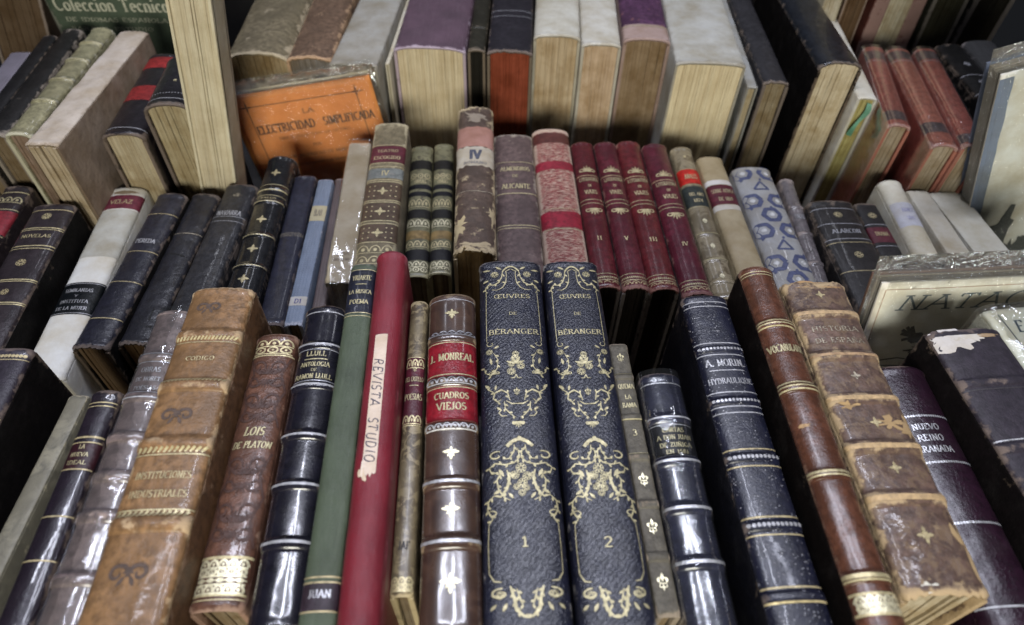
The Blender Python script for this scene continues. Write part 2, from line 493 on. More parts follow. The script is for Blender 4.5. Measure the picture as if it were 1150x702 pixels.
class SpineShape:
    """cross-section of a spine (a super-ellipse arch) swept along the book, with raised bands"""
    def __init__(s, W, L, sag, n, bands, warp=0.0, seed=0):
        s.W, s.L, s.sag, s.n, s.bands, s.warp, s.seed = W, L, sag, n, bands, warp, seed
    def lift(s, h):
        e = 0.0
        for b in s.bands:
            d = abs(h - b[0]) / b[1]
            if d < 1.0: e += b[2] * (1 - d * d) ** 0.6
        return e
    def dents(s, x, h):
        if s.warp <= 0: return 0.0
        return s.warp * (nz(x * .09 + s.seed, h * .05, s.seed * 1.3) + .5 * nz(x * .25, h * .16 + s.seed, 3.1))
    def raw(s, psi, h):
        c, q = math.cos(psi), math.sin(psi)
        x = s.W / 2 * math.copysign(abs(c) ** (2 / s.n), c)
        z = -s.sag + s.sag * abs(q) ** (2 / s.n)
        # outward normal of the super-ellipse
        nx = math.copysign(abs(x / (s.W / 2)) ** (s.n - 1), x) / (s.W / 2)
        nzv = max(1e-6, (z + s.sag) / s.sag) ** (s.n - 1) / s.sag
        l = math.hypot(nx, nzv) or 1
        return x, z, nx / l, nzv / l
    def at(s, psi, h, off=0.0):
        x, z, nx, nn = s.raw(psi, h)
        o = s.lift(h) * min(1.0, abs(math.sin(psi)) * 2.2) + off + s.dents(x, h)
        return (x + nx * o, -h, z + nn * o)
    def atx(s, x, h, off=0.0):
        f = max(-.985, min(.985, x / (s.W / 2)))
        c = math.copysign(abs(f) ** (s.n / 2), f)
        return s.at(math.acos(c), h, off)

def build_spine(root, sh, mat, rag=(0, 0), step=1.0, label=None, name='spine'):
    NPS = 33
    psis = [math.pi * (1 - i / (NPS - 1)) for i in range(NPS)]
    # even spacing in x and z
    hs = list(np.linspace(0, sh.L, max(8, int(sh.L / step))))
    for b in sh.bands:
        hs += [b[0] + b[1] * t for t in (-1.02, -.97, -.85, -.6, -.3, 0, .3, .6, .85, .97, 1.02)]
    hs = sorted(h for h in hs if 0 <= h <= sh.L)
    hh = [hs[0]]
    for h in hs[1:]:
        if h - hh[-1] > 0.03: hh.append(h)
    hs = hh
    if hs[0] > 0: hs.insert(0, 0)
    G = Geo()
    sd = sh.seed
    vs = []; ws = []
    def endshift(x, h):
        y = 0.0
        if rag[0] > 0:
            k = max(0, 1 - h / 6.0)
            y -= k * rag[0] * abs(nz(x * .35 + sd, 1.7) + .6 * nz(x * 1.1 + sd, 5.2)) * 1.6
        if rag[1] > 0:
            k = max(0, 1 - (sh.L - h) / 6.0)
            y += k * rag[1] * abs(nz(x * .35 + sd, 8.7) + .6 * nz(x * 1.1 + sd, 2.2)) * 1.6
        return y
    for h in hs:
        de = min(h, sh.L - h)
        inset = -0.55 * max(0, 1 - de / 1.1) ** 2 + 0.45 * math.exp(-((de - 2.0) / 1.2) ** 2) * (1 if sh.sag > 2.5 else .3)
        for i, p in enumerate(psis):
            x, y, z = sh.at(p, h, inset)
            vs.append((x, y + endshift(x, h), z))
            side = abs(x) / (sh.W / 2)
            w = math.exp(-de / 2.5) + 0.55 * max(0, (side - .82) / .18)
            lf = sh.lift(h)
            if lf > 0: w += 0.45 * lf / max(b[2] for b in sh.bands)
            ws.append(min(1.4, w))
    G.add(vs, grid_faces(NPS, len(hs), flip=True), ws, True)
    # inner skin and the cut ends
    T = 1.1
    for h, fl in ((0.0, False), (sh.L, True)):
        a = []
        for p in psis:
            x, y, z = sh.at(p, h, -0.55); a.append((x, y + endshift(x, h), z))
        bb = []
        for p in psis:
            x, y, z = sh.at(p, h, -0.55 - T); bb.append((x, y + endshift(x, h) + (0.4 if fl else -0.4), z))
        c = []
        for p in psis:
            x, y, z = sh.at(p, h, -0.8 - T); c.append((x, y + (8 if fl else -8), z))
        fs = grid_faces(NPS, 3, flip=not fl)
        G.add(a + bb + c, fs, [1.0] * (3 * NPS), True)
    o = G.build(name, mat, root)
    if label: o['label'] = label
    return o

def build_board(root, sh, side, depth, mat, bt=2.2, over=0.0, name='board'):
    W, L = sh.W, sh.L
    xo = side * (W / 2 + 0.15); xi = side * (W / 2 + .15 - bt)
    ztop = -sh.sag - 0.2
    prof = []
    r = min(0.7, bt * .35)
    for a in (90, 60, 30, 0):
        prof.append((xo - side * r + side * r * math.cos(R(a)), ztop - r + r * math.sin(R(a))))
    for a in (0, -30, -60, -90):
        prof.append((xo - side * r + side * r * math.cos(R(a)), -depth + r + r * math.sin(R(a))))
    prof += [(xi, -depth), (xi, ztop)]
    # finer along depth
    P = []
    for i, p in enumerate(prof):
        q = prof[(i + 1) % len(prof)]
        n = 8 if abs(q[1] - p[1]) > 10 else 1
        for k in range(n): P.append((p[0] + (q[0] - p[0]) * k / n, p[1] + (q[1] - p[1]) * k / n))
    n = len(P)
    ys = [over, over - .35, over - 3, *[-(L) * t for t in (.1, .2, .35, .5, .65, .8, .9)], -L - over + 3, -L - over + .35, -L - over]
    G = Geo(); vs = []; ws = []
    for j, y in enumerate(ys):
        sc = .82 if j in (0, len(ys) - 1) else 1
        cx = (xo + xi) / 2
        for p in P:
            vs.append((cx + (p[0] - cx) * sc, y, p[1]))
            e = min(abs(y - over), abs(y + L + over))
            ws.append(max(math.exp(-e / 2.5), .8 * math.exp(-abs(p[1] + depth) / 3), .6 * math.exp(-abs(p[1] - ztop) / 2)))
    fs = []
    for j in range(len(ys) - 1):
        for i in range(n):
            a, b2 = j * n + i, j * n + (i + 1) % n
            q = (a, b2, b2 + n, a + n)
            fs.append(q if side > 0 else q[::-1])
    G.add(vs, fs, ws, True)
    e0 = list(range(n)); e1 = [(len(ys) - 1) * n + i for i in range(n)]
    G.f.append(tuple(e0 if side < 0 else e0[::-1])); G.s.append(False)
    G.f.append(tuple(e1[::-1] if side < 0 else e1)); G.s.append(False)
    return G.build(name, mat, root)

def build_pages(root, sh, depth, mat, bt=2.2, rec=2.6, rough=0.35, seed=0, fore=3.0, slab=2.2, label=None):
    W, L = sh.W, sh.L
    x0, x1 = -W / 2 + bt - .1, W / 2 - bt + .1
    rr = random.Random(seed)
    n = max(2, int((x1 - x0) / slab))
    cuts = [x0 + (x1 - x0) * min(1, max(0, (i + (rr.uniform(-.3, .3) if 0 < i < n else 0)) / n)) for i in range(n + 1)]
    G = Geo()
    for i in range(n):
        a, b = cuts[i] + .03, cuts[i + 1] - .03
        if b - a < .1: continue
        yt = -L + rec + rr.uniform(-1, 1) * rough
        yh = -rec + rr.uniform(-1, 1) * rough
        zf = -depth + fore + rr.uniform(-1, 1) * rough
        vs = []
        NX, NZ = 4, 10
        for (y, s) in ((yt, 0), (yh, 1)):
            for j in range(NZ + 1):
                for k in range(NX + 1):
                    x = a + (b - a) * k / NX
                    f = max(-.98, min(.98, x / (W / 2)))
                    zt = -sh.sag + sh.sag * (1 - abs(f) ** sh.n) ** (1 / sh.n) - 1.5
                    z = zt + (zf - zt) * j / NZ
                    wv = rough * .8 * nz(x * .5 + seed, z * .06, s * 9)
                    xx = x + rough * .5 * nz(a * .7 + seed, z * .03, 4)
                    bul = .35 * (1 - (2 * k / NX - 1) ** 2)
                    vs.append((xx, y + wv - (bul if s == 0 else -bul), z))
        m = (NX + 1) * (NZ + 1)
        gf = grid_faces(NX + 1, NZ + 1)
        fs = [f for f in gf] + [tuple(m + q for q in f[::-1]) for f in gf]
        # sides
        ring = [j * (NX + 1) for j in range(NZ + 1)] + [NZ * (NX + 1) + k for k in range(1, NX + 1)] + \
               [j * (NX + 1) + NX for j in range(NZ - 1, -1, -1)] + [k for k in range(NX - 1, 0, -1)]
        for q in range(len(ring)):
            u, v = ring[q], ring[(q + 1) % len(ring)]
            fs.append((u, v, v + m, u + m))
        G.add(vs, fs, None, False)
    o = G.build('page_block', mat, root)
    if label: o['label'] = label
    return o

def build_wrap(root, sh, depth, seed, crinkle=0.5, amp=0.7, off=1.2, ends=True, over=2.0, haze=0.02, gloss=0.35):
    """loose clear film round the whole book"""
    W, L = sh.W, sh.L
    prof = []
    for i in range(25):
        p = math.pi * (1 - i / 24)
        x, z, nx, nn = sh.raw(p, 0)
        prof.append((x + nx * off, z + nn * off, nx, nn))
    for t in np.linspace(0, 1, 12)[1:]:
        prof.append((W / 2 + off, -sh.sag - (depth - sh.sag) * t, 1, 0))
    for t in np.linspace(0, 1, 6)[1:-1]:
        prof.append((W / 2 - W * t, -depth - off * .6, 0, -1))
    for t in np.linspace(1, 0, 12)[:-1]:
        prof.append((-W / 2 - off, -sh.sag - (depth - sh.sag) * t, -1, 0))
    n = len(prof)
    ys = np.linspace(over, -L - over, 46)
    vs = []
    for y in ys:
        for x, z, nx, nn in prof:
            h = min(max(-y, 0), L)
            a = amp * (nz(x * .12 + seed, y * .10, z * .10) + .6 * nz(x * .33, y * .22 + seed, z * .3)) + sh.lift(h) * .8
            vs.append((x + nx * a, y, z + nn * a))
    fs = []
    for j in range(len(ys) - 1):
        for i in range(n):
            a, b = j * n + i, j * n + (i + 1) % n
            fs.append((a, b, b + n, a + n))
    G = Geo(); G.add(vs, fs, None, True)
    if ends:
        for j in (0, len(ys) - 1):
            G.f.append(tuple(j * n + i for i in range(n))); G.s.append(False)
    return G.build('plastic_wrapper', m_plastic(seed, crinkle, haze=haze, gloss=gloss), root)

def strip(geo, sh, h0, h1, off, psi0=0.0, psi1=math.pi, nh=None, npsi=29, edge=0.0, seed=0):
    """a patch of material laid over the spine between two heights"""
    nh = nh or max(2, int(abs(h1 - h0) / 0.8) + 1)
    vs = []
    for j in range(nh):
        h = h0 + (h1 - h0) * j / (nh - 1)
        for i in range(npsi):
            p = psi1 + (psi0 - psi1) * i / (npsi - 1)
            hh = h
            if edge: hh += edge * nz(i * .45 + seed, j * .0, seed) * (1 if j in (0, nh - 1) else .6)
            vs.append(sh.at(p, hh, off))
    geo.add(vs, grid_faces(npsi, nh, flip=True), [0] * len(vs), True)

PSI_IN = 0.16
def flower(G, kind, cx, cy, s, mp):
    """small gilt tools; s = full height in mm"""
    if kind == 'cross':          # fleuron of petals with a stem
        for k in range(4):
            a = math.pi / 2 * k + math.pi / 2
            leaf(G, cx + math.cos(a) * s * .06, cy + math.sin(a) * s * .06, a, s * .42, s * .26, mp)
        for k in range(4):
            a = math.pi / 2 * k + math.pi / 4
            leaf(G, cx, cy, a, s * .28, s * .14, mp)
        blob(G, cx, cy, s * .07, s * .07, mp, n=10, rings=1)
        ribbon(G, [(cx, cy - s * .5), (cx, cy + s * .5)], s * .05, mp)
    elif kind == 'broad':        # wide leafy tool with a point below
        for sx in (1, -1):
            leaf(G, cx, cy, R(90 - sx * 90) + sx * R(8), s * .62, s * .30, mp)
            leaf(G, cx, cy, R(90 - sx * 55), s * .45, s * .24, mp)
            leaf(G, cx, cy, R(-90 + sx * 40), s * .42, s * .2, mp)
        leaf(G, cx, cy, R(90), s * .5, s * .26, mp); leaf(G, cx, cy, R(-90), s * .62, s * .3, mp)
    elif kind == 'lily':         # fleur-de-lis like tool with curled arms
        leaf(G, cx, cy + s * .05, R(90), s * .45, s * .2, mp)
        leaf(G, cx, cy - s * .05, R(-90), s * .38, s * .12, mp)
        for sx in (1, -1):
            ribbon(G, [(cx + sx * x * s, cy + y * s) for x, y in spiral(.17, .10, .17, .05, 200, -110, 12)], s * .075, mp, taper=True)
            ribbon(G, [(cx + sx * x * s, cy + y * s) for x, y in spiral(.13, -.16, .13, .04, 150, 420, 10)], s * .06, mp, taper=True)
            blob(G, cx + sx * s * .2, cy + s * .12, s * .05, s * .05, mp, n=8, rings=1)
        ribbon(G, [(cx - s * .2, cy - s * .05), (cx + s * .2, cy - s * .05)], s * .06, mp)
    elif kind == 'diamond':
        leaf(G, cx, cy - s * .5, R(90), s, s * .8, mp)
    elif kind == 'rosette':
        for k in range(8):
            a = math.pi / 4 * k
            leaf(G, cx + math.cos(a) * s * .1, cy + math.sin(a) * s * .1, a, s * .38, s * .2, mp)
        ribbon(G, arc(cx, cy, s * .48, s * .48, 0, 360, 20), s * .05, mp)
    elif kind == 'bow':          # blind-stamped scroll pair
        for sx in (1, -1):
            ribbon(G, [(cx + sx * x * s, cy + y * s) for x, y in spiral(.45, 0, .42, .10, 200, -200, 22)], s * .17, mp, taper=True)
            ribbon(G, [(cx + sx * x * s, cy + y * s) for x, y in spiral(.30, .22, .25, .06, 250, 20, 12)], s * .12, mp, taper=True)
            leaf(G, cx + sx * s * .1, cy - s * .1, R(-90 + sx * 30), s * .5, s * .22, mp)
        blob(G, cx, cy + s * .1, s * .14, s * .18, mp, n=10, rings=1)
    elif kind == 'palm':
        for a in (-70, -45, -20, 0, 20, 45, 70):
            leaf(G, cx, cy - s * .3, R(90 - a * 1.15), s * (.75 - abs(a) * .004), s * .14, mp)
        for sx in (1, -1):
            ribbon(G, [(cx + sx * x * s, cy + y * s) for x, y in spiral(.42, -.2, .28, .06, 200, -140, 14)], s * .09, mp, taper=True)
    elif kind == 'palmdown':
        for a in (-70, -45, -20, 0, 20, 45, 70):
            leaf(G, cx, cy + s * .3, R(-90 + a * 1.15), s * (.75 - abs(a) * .004), s * .14, mp)
        for sx in (1, -1):
            ribbon(G, [(cx + sx * x * s, cy - y * s) for x, y in spiral(.42, -.2, .28, .06, 200, -140, 14)], s * .09, mp, taper=True)
    elif kind == 'dot':
        blob(G, cx, cy, s / 2, s / 2, mp, n=10, rings=1)

def lace(G, sh, h0, h1, rows, mp, w=0.45, seed=0):
    """gilt roll: rows of little arches, dots and diamonds filling a band"""
    W = sh.W * .9
    rh = (h1 - h0) / rows
    for r in range(rows):
        yc = -(h0 + rh * (r + .5))
        n = max(3, int(W / (rh * 1.05)))
        for i in range(n):
            x = -W / 2 + W * (i + .5) / n
            kd = (r + seed) % 3
            a = W / n * .46
            if kd == 0:
                ribbon(G, arc(x, yc - rh * .35, a, rh * .75, 0, 180, 8), w, mp)
                blob(G, x, yc - rh * .1, a * .35, rh * .22, mp, n=8, rings=1)
            elif kd == 1:
                ribbon(G, arc(x, yc, a * .85, rh * .36, 0, 360, 10), w, mp)
                blob(G, x, yc, a * .25, rh * .14, mp, n=6, rings=1)
            else:
                leaf(G, x - a, yc, 0, a * 2, rh * .75, mp)
                blob(G, x + W / n / 2, yc, a * .22, rh * .12, mp, n=6, rings=1)
        ribbon(G, [(-W / 2, yc - rh * .5), (W / 2, yc - rh * .5)], w * .8, mp)

def deco(root, spine, sh, items, seed):
    gilt = {}          # one mesh of tooling per gilt tone
    def mpo(off): return lambda x, y: sh.atx(x, min(max(-y, .25), sh.L - .25), off)
    labels = []
    def G(tone):
        return gilt.setdefault(tone, Geo())
    def host(h):
        for h0, h1, o in labels:
            if h0 - .5 <= h <= h1 + .5: return o
        return None
    for it in items:
        k = it[0]; o = it[-1] if isinstance(it[-1], dict) else {}
        tone = o.get('c', 'gold')
        mp = mpo(o.get('off', 0.16))
        if k == 'label':
            g = Geo()
            pi = o.get('psi', 0.0)
            strip(g, sh, it[1], it[2], 0.09, pi, math.pi - pi, edge=o.get('edge', 0.0), seed=seed + len(labels))
            SEED[0] += 3
            kind = o.get('m', 'leather')
            kw = dict(o.get('kw', {}))
            lo = g.build(o.get('name', 'title_label'), MK[kind](SEED[0], it[3], **kw), root)
            if o.get('lab'): lo['label'] = o['lab']
            labels.append((it[1], it[2], lo))
        elif k == 'text':
            g = Geo()
            h = (it[2] + it[3]) / 2; ht = abs(it[3] - it[2])
            wid = it[4] * sh.W if it[4] else None
            put_text(g, it[1], o.get('x', 0) * sh.W, -h, ht, wid, mpo(o.get('off', 0.24)), o.get('wt', 0.19), o.get('serif', True),
                     o.get('it', 0.0), o.get('vert', 0), o.get('sp', 0.1), o.get('jit', 0.0), seed)
            m = MATS.setdefault(('ink',) + tuple(o['ink']), None) if 'ink' in o else gold(tone)
            if 'ink' in o and m is None:
                m = MATS[('ink',) + tuple(o['ink'])] = m_ink(o['ink'])
            g.build('title_lettering', m, host(h) or root)
        elif k == 'line':
            g = Geo()
            pi = o.get('psi', PSI_IN)
            strip(G(tone), sh, it[1] - it[2] / 2, it[1] + it[2] / 2, o.get('off', 0.14), pi, math.pi - pi, nh=3)
        elif k == 'rope':
            n = int(sh.W * .92 / (it[2] * o.get('den', 1.15)))
            for i in range(n):
                x = -sh.W * .46 + sh.W * .92 * (i + .5) / n
                if o.get('slant'):
                    ribbon(G(tone), [(x - it[2] * .35, -it[1] - it[2] * .45), (x + it[2] * .35, -it[1] + it[2] * .45)], it[2] * .42, mp)
                else:
                    blob(G(tone), x, -it[1], it[2] * .42, it[2] * .5, mp, n=8, rings=1)
        elif k == 'fl':
            flower(G(tone), it[2], o.get('x', 0) * sh.W, -it[1], it[3], mp)
        elif k == 'lace':
            lace(G(tone), sh, it[1], it[2], it[3], mp, o.get('w', 0.42), o.get('s', 0))
        elif k == 'vline':
            x = it[3] * sh.W
            ribbon(G(tone), [(x, -it[1]), (x, -it[2])], it[4], mp)
        elif k == 'curve':   # list of points given as fraction of width / mm from head, mirrored
            for sx in ((1, -1) if o.get('mir', True) else (1,)):
                ribbon(G(tone), [(sx * px * sh.W, -py) for px, py in it[1]], it[2], mp, taper=o.get('taper', False))
        elif k == 'patch':
            g = Geo()
            blob(g, o.get('x', 0) * sh.W, -it[1], it[2] / 2, it[3] / 2, mpo(o.get('off', 0.12)), seed=seed + it[1], jag=o.get('jag', .5), n=26, rings=5, rot=o.get('rot', 0))
            SEED[0] += 3
            g.build(o.get('name', 'torn_patch'), MK[o.get('m', 'paper')](SEED[0], it[4], **o.get('kw', {})), root)
        elif k == 'beranger':
            beranger(G(tone), sh, mp, list(it[1]))
        elif k == 'blindscroll':
            blindscroll(G(tone), sh, mp, it[1], it[2])
        elif k == 'hexes':
            hexes(root, sh, mpo)
    for tone, g in gilt.items():
        if tone.startswith('ink:'):
            c = tuple(float(x) for x in tone[4:].split(','))
            m = MATS.get(tone) or m_ink(c); MATS[tone] = m
        else:
            m = gold(tone)
        merge_into(spine, g, m)

def merge_into(o, g, mat):
    """tooling is surface pattern: it goes into the spine's own mesh under its own material"""
    me = o.data
    bm = bmesh.new(); bm.from_mesh(me)
    lay = bm.verts.layers.float.get('wear')
    me.materials.append(mat); mi = len(me.materials) - 1
    vs = [bm.verts.new(v) for v in g.v]
    for v in vs: v[lay] = 0.0
    for f in g.f:
        try: nf = bm.faces.new([vs[i] for i in f])
        except ValueError: continue
        nf.material_index = mi; nf.smooth = True
    bm.to_mesh(me); bm.free(); me.update()

def pl(pts, W): return [(x * W, y) for x, y in pts]

def beranger(G, sh, mp, tab):
    """the long scroll-work panel: head arch, side rules, sprays, lyre of scrolls, tail scroll. tab = mm from the head at each unit
    (units: half width = 1 across, 0..10.6 down)"""
    hw = sh.W / 2
    def mm(u):
        u = max(0, min(len(tab) - 1.001, u)); i = int(u)
        return tab[i] + (tab[i + 1] - tab[i]) * (u - i)
    def P(pts): return [(x * hw, -mm(y)) for x, y in pts]
    def both(pts, w, taper=True):
        for s in (1, -1): ribbon(G, P([(s * x, y) for x, y in pts]), w * .62, mp, taper=taper)
    def ac(pts, w, step=.25, size=1.9):
        """scroll with little leaves springing from both sides"""
        both(pts, w)
        q = resample(pts, step / 2)
        for i in range(1, len(q) - 1, 2):
            dx = (q[i + 1][0] - q[i - 1][0]) * hw; dy = -(mm(q[i + 1][1]) - mm(q[i - 1][1]))
            a = math.degrees(math.atan2(dy, dx))
            sd = 1 if (i // 2) % 2 else -1
            lf(q[i][0], q[i][1], a + 42 * sd, size * (.8 + .4 * abs(nz(i * 1.3))), size * .5)
    def sp(cx, cy, r0, r1, a0, a1, n=16):
        return [(cx + (r0 + (r1 - r0) * i / n) * math.cos(R(a0 + (a1 - a0) * i / n)),
                 cy - (r0 + (r1 - r0) * i / n) * 1.0 * math.sin(R(a0 + (a1 - a0) * i / n))) for i in range(n + 1)]
    def ros(x, y, s):
        for q in (1, -1):
            flower(G, 'rosette', q * x * hw, -mm(y), s, mp)
    def lf(x, y, a, l, w):
        for q in (1, -1):
            leaf(G, q * x * hw, -mm(y), R(a) if q > 0 else math.pi - R(a), l, w, mp)
    # head: double arch
    ribbon(G, P([(x, .26 + .20 * (abs(x) / .26) ** 2 + .0) for x in np.linspace(-.26, .26, 13)]), .8, mp)
    ac([(.26, .46), (.30, .70), (.40, .92), (.56, 1.02), (.70, .98), (.80, 1.08), (.82, 1.22), (.76, 1.32)], 1.0)
    both([(.14, .62), (.16, .46), (.0, .36)], .6)
    both([(.14, .62), (.17, .92), (.28, 1.14), (.44, 1.24), (.62, 1.22)], .75)
    ros(.52, .58, 3.4); lf(.30, .38, 35, 3.2, 1.4); lf(.66, .40, 10, 3.4, 1.3); lf(.72, .80, -20, 2.6, 1.3); lf(.30, .9, 200, 2.0, 1)
    both([(.80, 1.30), (.81, 2.2), (.81, 3.4)], .42, False)
    both(sp(.70, 3.52, .12, .05, 60, -250), .5)
    # shoulder sprays
    ros(.74, 3.85, 2.7); lf(.60, 3.72, 150, 2.4, 1.1); lf(.72, 4.12, -100, 3.2, 1.3)
    ac([(.62, 3.9), (.50, 4.2), (.52, 4.55), (.70, 4.85), (.86, 4.70), (.90, 4.45)], .6)
    flower(G, 'palm', .62 * hw, -mm(4.72), 3.6, mp); flower(G, 'palm', -.62 * hw, -mm(4.72), 3.6, mp)
    # central bouquet
    for x, y, s in ((0, 4.2, 3.6), (.15, 4.5, 3.2), (-.13, 4.72, 3.4), (.02, 3.98, 2.8), (-.12, 4.42, 2.6)): flower(G, 'rosette', x * hw, -mm(y), s, mp)
    for a in (20, 60, 110, 160): leaf(G, 0, -mm(4.4), R(a), 4.0, 1.3, mp)
    both([(0, 4.85), (.05, 5.0), (.16, 5.0)], .7)
    # bracket
    ac([(.20, 5.95), (.26, 5.65), (.44, 5.5), (.62, 5.62), (.66, 5.85), (.54, 6.0), (.44, 5.9)], 1.0)
    both([(.62, 5.62), (.80, 5.42), (.84, 5.25)], .7); lf(.74, 5.42, 50, 3.0, 1.4); lf(.60, 5.50, 100, 2.4, 1.2)
    flower(G, 'lily', 0, -mm(5.6), 4.2, mp)
    both([(0, 6.1), (.16, 6.1), (.30, 5.98)], .9)
    ac([(.36, 6.0), (.34, 6.3), (.20, 6.55), (.06, 6.7)], .7); both([(.44, 6.35), (.52, 6.48), (.44, 6.62), (.30, 6.62)], .7)
    lf(.44, 6.38, 40, 2.4, 1.2)
    for i in range(5): flower(G, 'dot', (i - 2) * .06 * hw, -mm(6.92), .9, mp)
    flower(G, 'palmdown', 0, -mm(6.98), 4.0, mp)
    # lyre of heavy scrolls
    ribbon(G, P([(x, 7.62 + .3 * (abs(x) / .34) ** 2) for x in np.linspace(-.34, .34, 13)]), 1.3, mp)
    for x in (-.24, -.12, 0, .12, .24): flower(G, 'dot', x * hw, -mm((7.56 + abs(x))), 1.5, mp)
    ac([(.14, 7.85), (.16, 8.15), (.30, 8.45), (.46, 8.45)], .8)
    both(sp(.62, 8.30, .20, .06, 120, -200), 1.0)
    ac([(.06, 8.0), (.02, 8.4), (.16, 8.62), (.4, 8.7), (.66, 8.62), (.80, 8.8), (.74, 9.05), (.58, 8.98)], .85)
    for x, y, s in ((0, 8.85, 3.8), (.15, 9.2, 3.3), (-.16, 9.15, 3.2), (.02, 9.5, 3.6), (.0, 9.9, 2.6), (.12, 9.7, 2.4), (-.13, 9.65, 2.4)): flower(G, 'rosette', x * hw, -mm(y), s, mp)
    ac([(.36, 8.92), (.30, 9.3), (.38, 9.75), (.54, 10.05), (.70, 9.98)], 1.5)
    ac([(.50, 9.0), (.62, 9.35), (.58, 9.75), (.44, 10.1), (.30, 10.22)], .9)
    lf(.44, 9.2, 60, 3.4, 1.6); lf(.52, 9.75, -30, 3.0, 1.4); lf(.34, 9.9, 230, 2.8, 1.3); lf(.3, 9.2, 160, 2.6, 1.2)
    ac([(.70, 9.98), (.84, 10.2), (.86, 10.6), (.74, 10.95), (.84, 11.2)], .9)
    both(sp(.76, 10.75, .14, .04, 60, 400), .8)
    both([(.84, 11.2), (.86, 12.2), (.85, 13.28)], .42, False)
    # tail scroll
    both([(.85, 13.28), (.74, 13.63), (.58, 13.68)], .8)
    both(sp(.60, 14.18, .24, .07, 100, -250), 1.2)
    ac([(.38, 13.88), (.30, 14.38), (.26, 14.88), (.10, 15.18), (0, 15.23)], 1.7)
    ac([(.24, 13.98), (.16, 14.48), (.10, 14.78)], .8)
    ros(.62, 14.23, 2.6); lf(.46, 14.58, -60, 3.0, 1.4); lf(.70, 14.63, -40, 2.6, 1.2)

def blindscroll(G, sh, mp, h0, h1):
    hw = sh.W / 2
    n = max(2, int((h1 - h0) / (sh.W * .8)))
    st = (h1 - h0) / n
    for i in range(n):
        c = h0 + st * (i + .5)
        for s in (1, -1):
            for d in (1, -1):
                ribbon(G, [(s * x, -(c + d * y)) for x, y in spiral(hw * .5, st * .22, hw * .36, hw * .08, 190, -210, 20)], 1.0, mp, taper=True)
            leaf(G, s * hw * .2, -c, R(90 - s * 60), hw * .5, hw * .22, mp)
            ribbon(G, [(s * hw * .9, -(c - st * .5)), (s * hw * .62, -c), (s * hw * .9, -(c + st * .5))], .7, mp)
        flower(G, 'palm', 0, -(c - st * .1), hw * .7, mp)
        flower(G, 'palmdown', 0, -(c + st * .3), hw * .6, mp)

def hexes(root, sh, mpo):
    """blue printed hexagons, triangles and pale squares on wrapping paper"""
    G = Geo(); G2 = Geo()
    mp = mpo(.12); mp2 = mpo(.16)
    W = sh.W
    y = 7.0; r = 0
    while y < sh.L:
        for xf in ((-.30, .30) if r % 2 == 0 else (.02, .60)):
            x = xf * W
            if abs(x) > W * .42: continue
            sz = W * .185
            hx = [(x + sz * math.cos(R(60 * i)) * 1.1, -y + sz * 1.2 * math.sin(R(60 * i))) for i in range(7)]
            if r % 4 == 1:
                ribbon(G, [(x - sz, -y - sz * .6), (x + sz * .9, -y - sz * .6), (x + sz * .1, -y + sz), (x - sz, -y - sz * .6)], sz * .3, mp)
            else:
                ribbon(G, hx, sz * .62, mp)
                leaf(G2, x - sz * .35, -y, 0, sz * .7, sz * .9, mp2)
        for q in ((-.40, .05) if r % 2 else (.38,)):
            leaf(G, q * W, -y + W * .22, R(70), W * .10, W * .09, mp)
        y += W * .53; r += 1
    G.build('printed_pattern', m_ink((.050, .060, .125), 3, .5, .3), root)
    G2.build('printed_square', m_ink((.46, .46, .46), 5, .5, .05), root)

def place(root, p, yaw=0.0, roll=0.0, pitch=0.0, base=(0, 0, 0)):
    """p = tail end of the spine crest in rack coordinates (m); base = local offset of the thing's base from it (m)"""
    Rm = Matrix.Rotation(yaw, 4, 'Z') @ Matrix.Rotation(pitch, 4, 'X') @ Matrix.Rotation(roll, 4, 'Y')
    M = RACK @ Matrix.Translation(p) @ Rm @ Matrix.Translation(base)
    root.matrix_world = M

def book(d):
    SEED[0] += 11
    seed = SEED[0]
    W, L, depth = d['W'], d['L'], d['depth']
    sag = d.get('sag', .2) * W
    n = d.get('n', 2.3)
    bands = [tuple(b) for b in d.get('bands', [])]
    sh = SpineShape(W, L, sag, n, bands, d.get('warp', 0.12), seed % 97)
    root = bpy.data.objects.new(d['name'], None); COL.objects.link(root)
    root.empty_display_size = .01
    tag(root, d['lab'], d.get('cat', 'book'), d.get('g'))
    mk, kw = d['mat']
    kw = dict(kw); base = kw.pop('base')
    mat = MK[mk](seed, base, **kw) if mk != 'marble' else m_marble(seed, base, **kw)
    bm = d.get('bmat')  # separate board colour; some near-black ones stand in for shade between books
    if bm:
        bk = dict(bm[1]); bb = bk.pop('base'); bmat = MK[bm[0]](seed + 2, bb, **bk)
    else: bmat = mat
    bt = d.get('bt', 2.0)
    spine = build_spine(root, sh, mat, d.get('rag', (0, 0)), d.get('step', 1.2))
    build_board(root, sh, 1, depth, bmat, bt); build_board(root, sh, -1, depth, bmat, bt)
    pg = d.get('pages', (0.50, 0.44, 0.33))
    build_pages(root, sh, depth, m_pages(seed + 4, pg, d.get('pcon', .6), d.get('pdirt', .55)), bt, d.get('rec', 2.4), d.get('prough', .5), seed, label=d.get('plab'))
    deco(root, spine, sh, d.get('deco', []), seed)
    if d.get('wrap'):
        w = d['wrap'] if isinstance(d['wrap'], dict) else {}
        build_wrap(root, sh, depth, seed + 6, **w)
    # local millimetres -> metres, head at +y: bring tail to the origin, base of the thing = fore edge centre
    T = Matrix.Scale(MM, 4) @ Matrix.Translation((0, L / 2, depth))
    for o in root.children_recursive:
        if o.data.users == 1: o.data.transform(T)
    place(root, d['p'], d.get('yaw', 0), d.get('roll', 0), d.get('pitch', 0), (0, L / 2 * MM, -depth * MM))
    return root

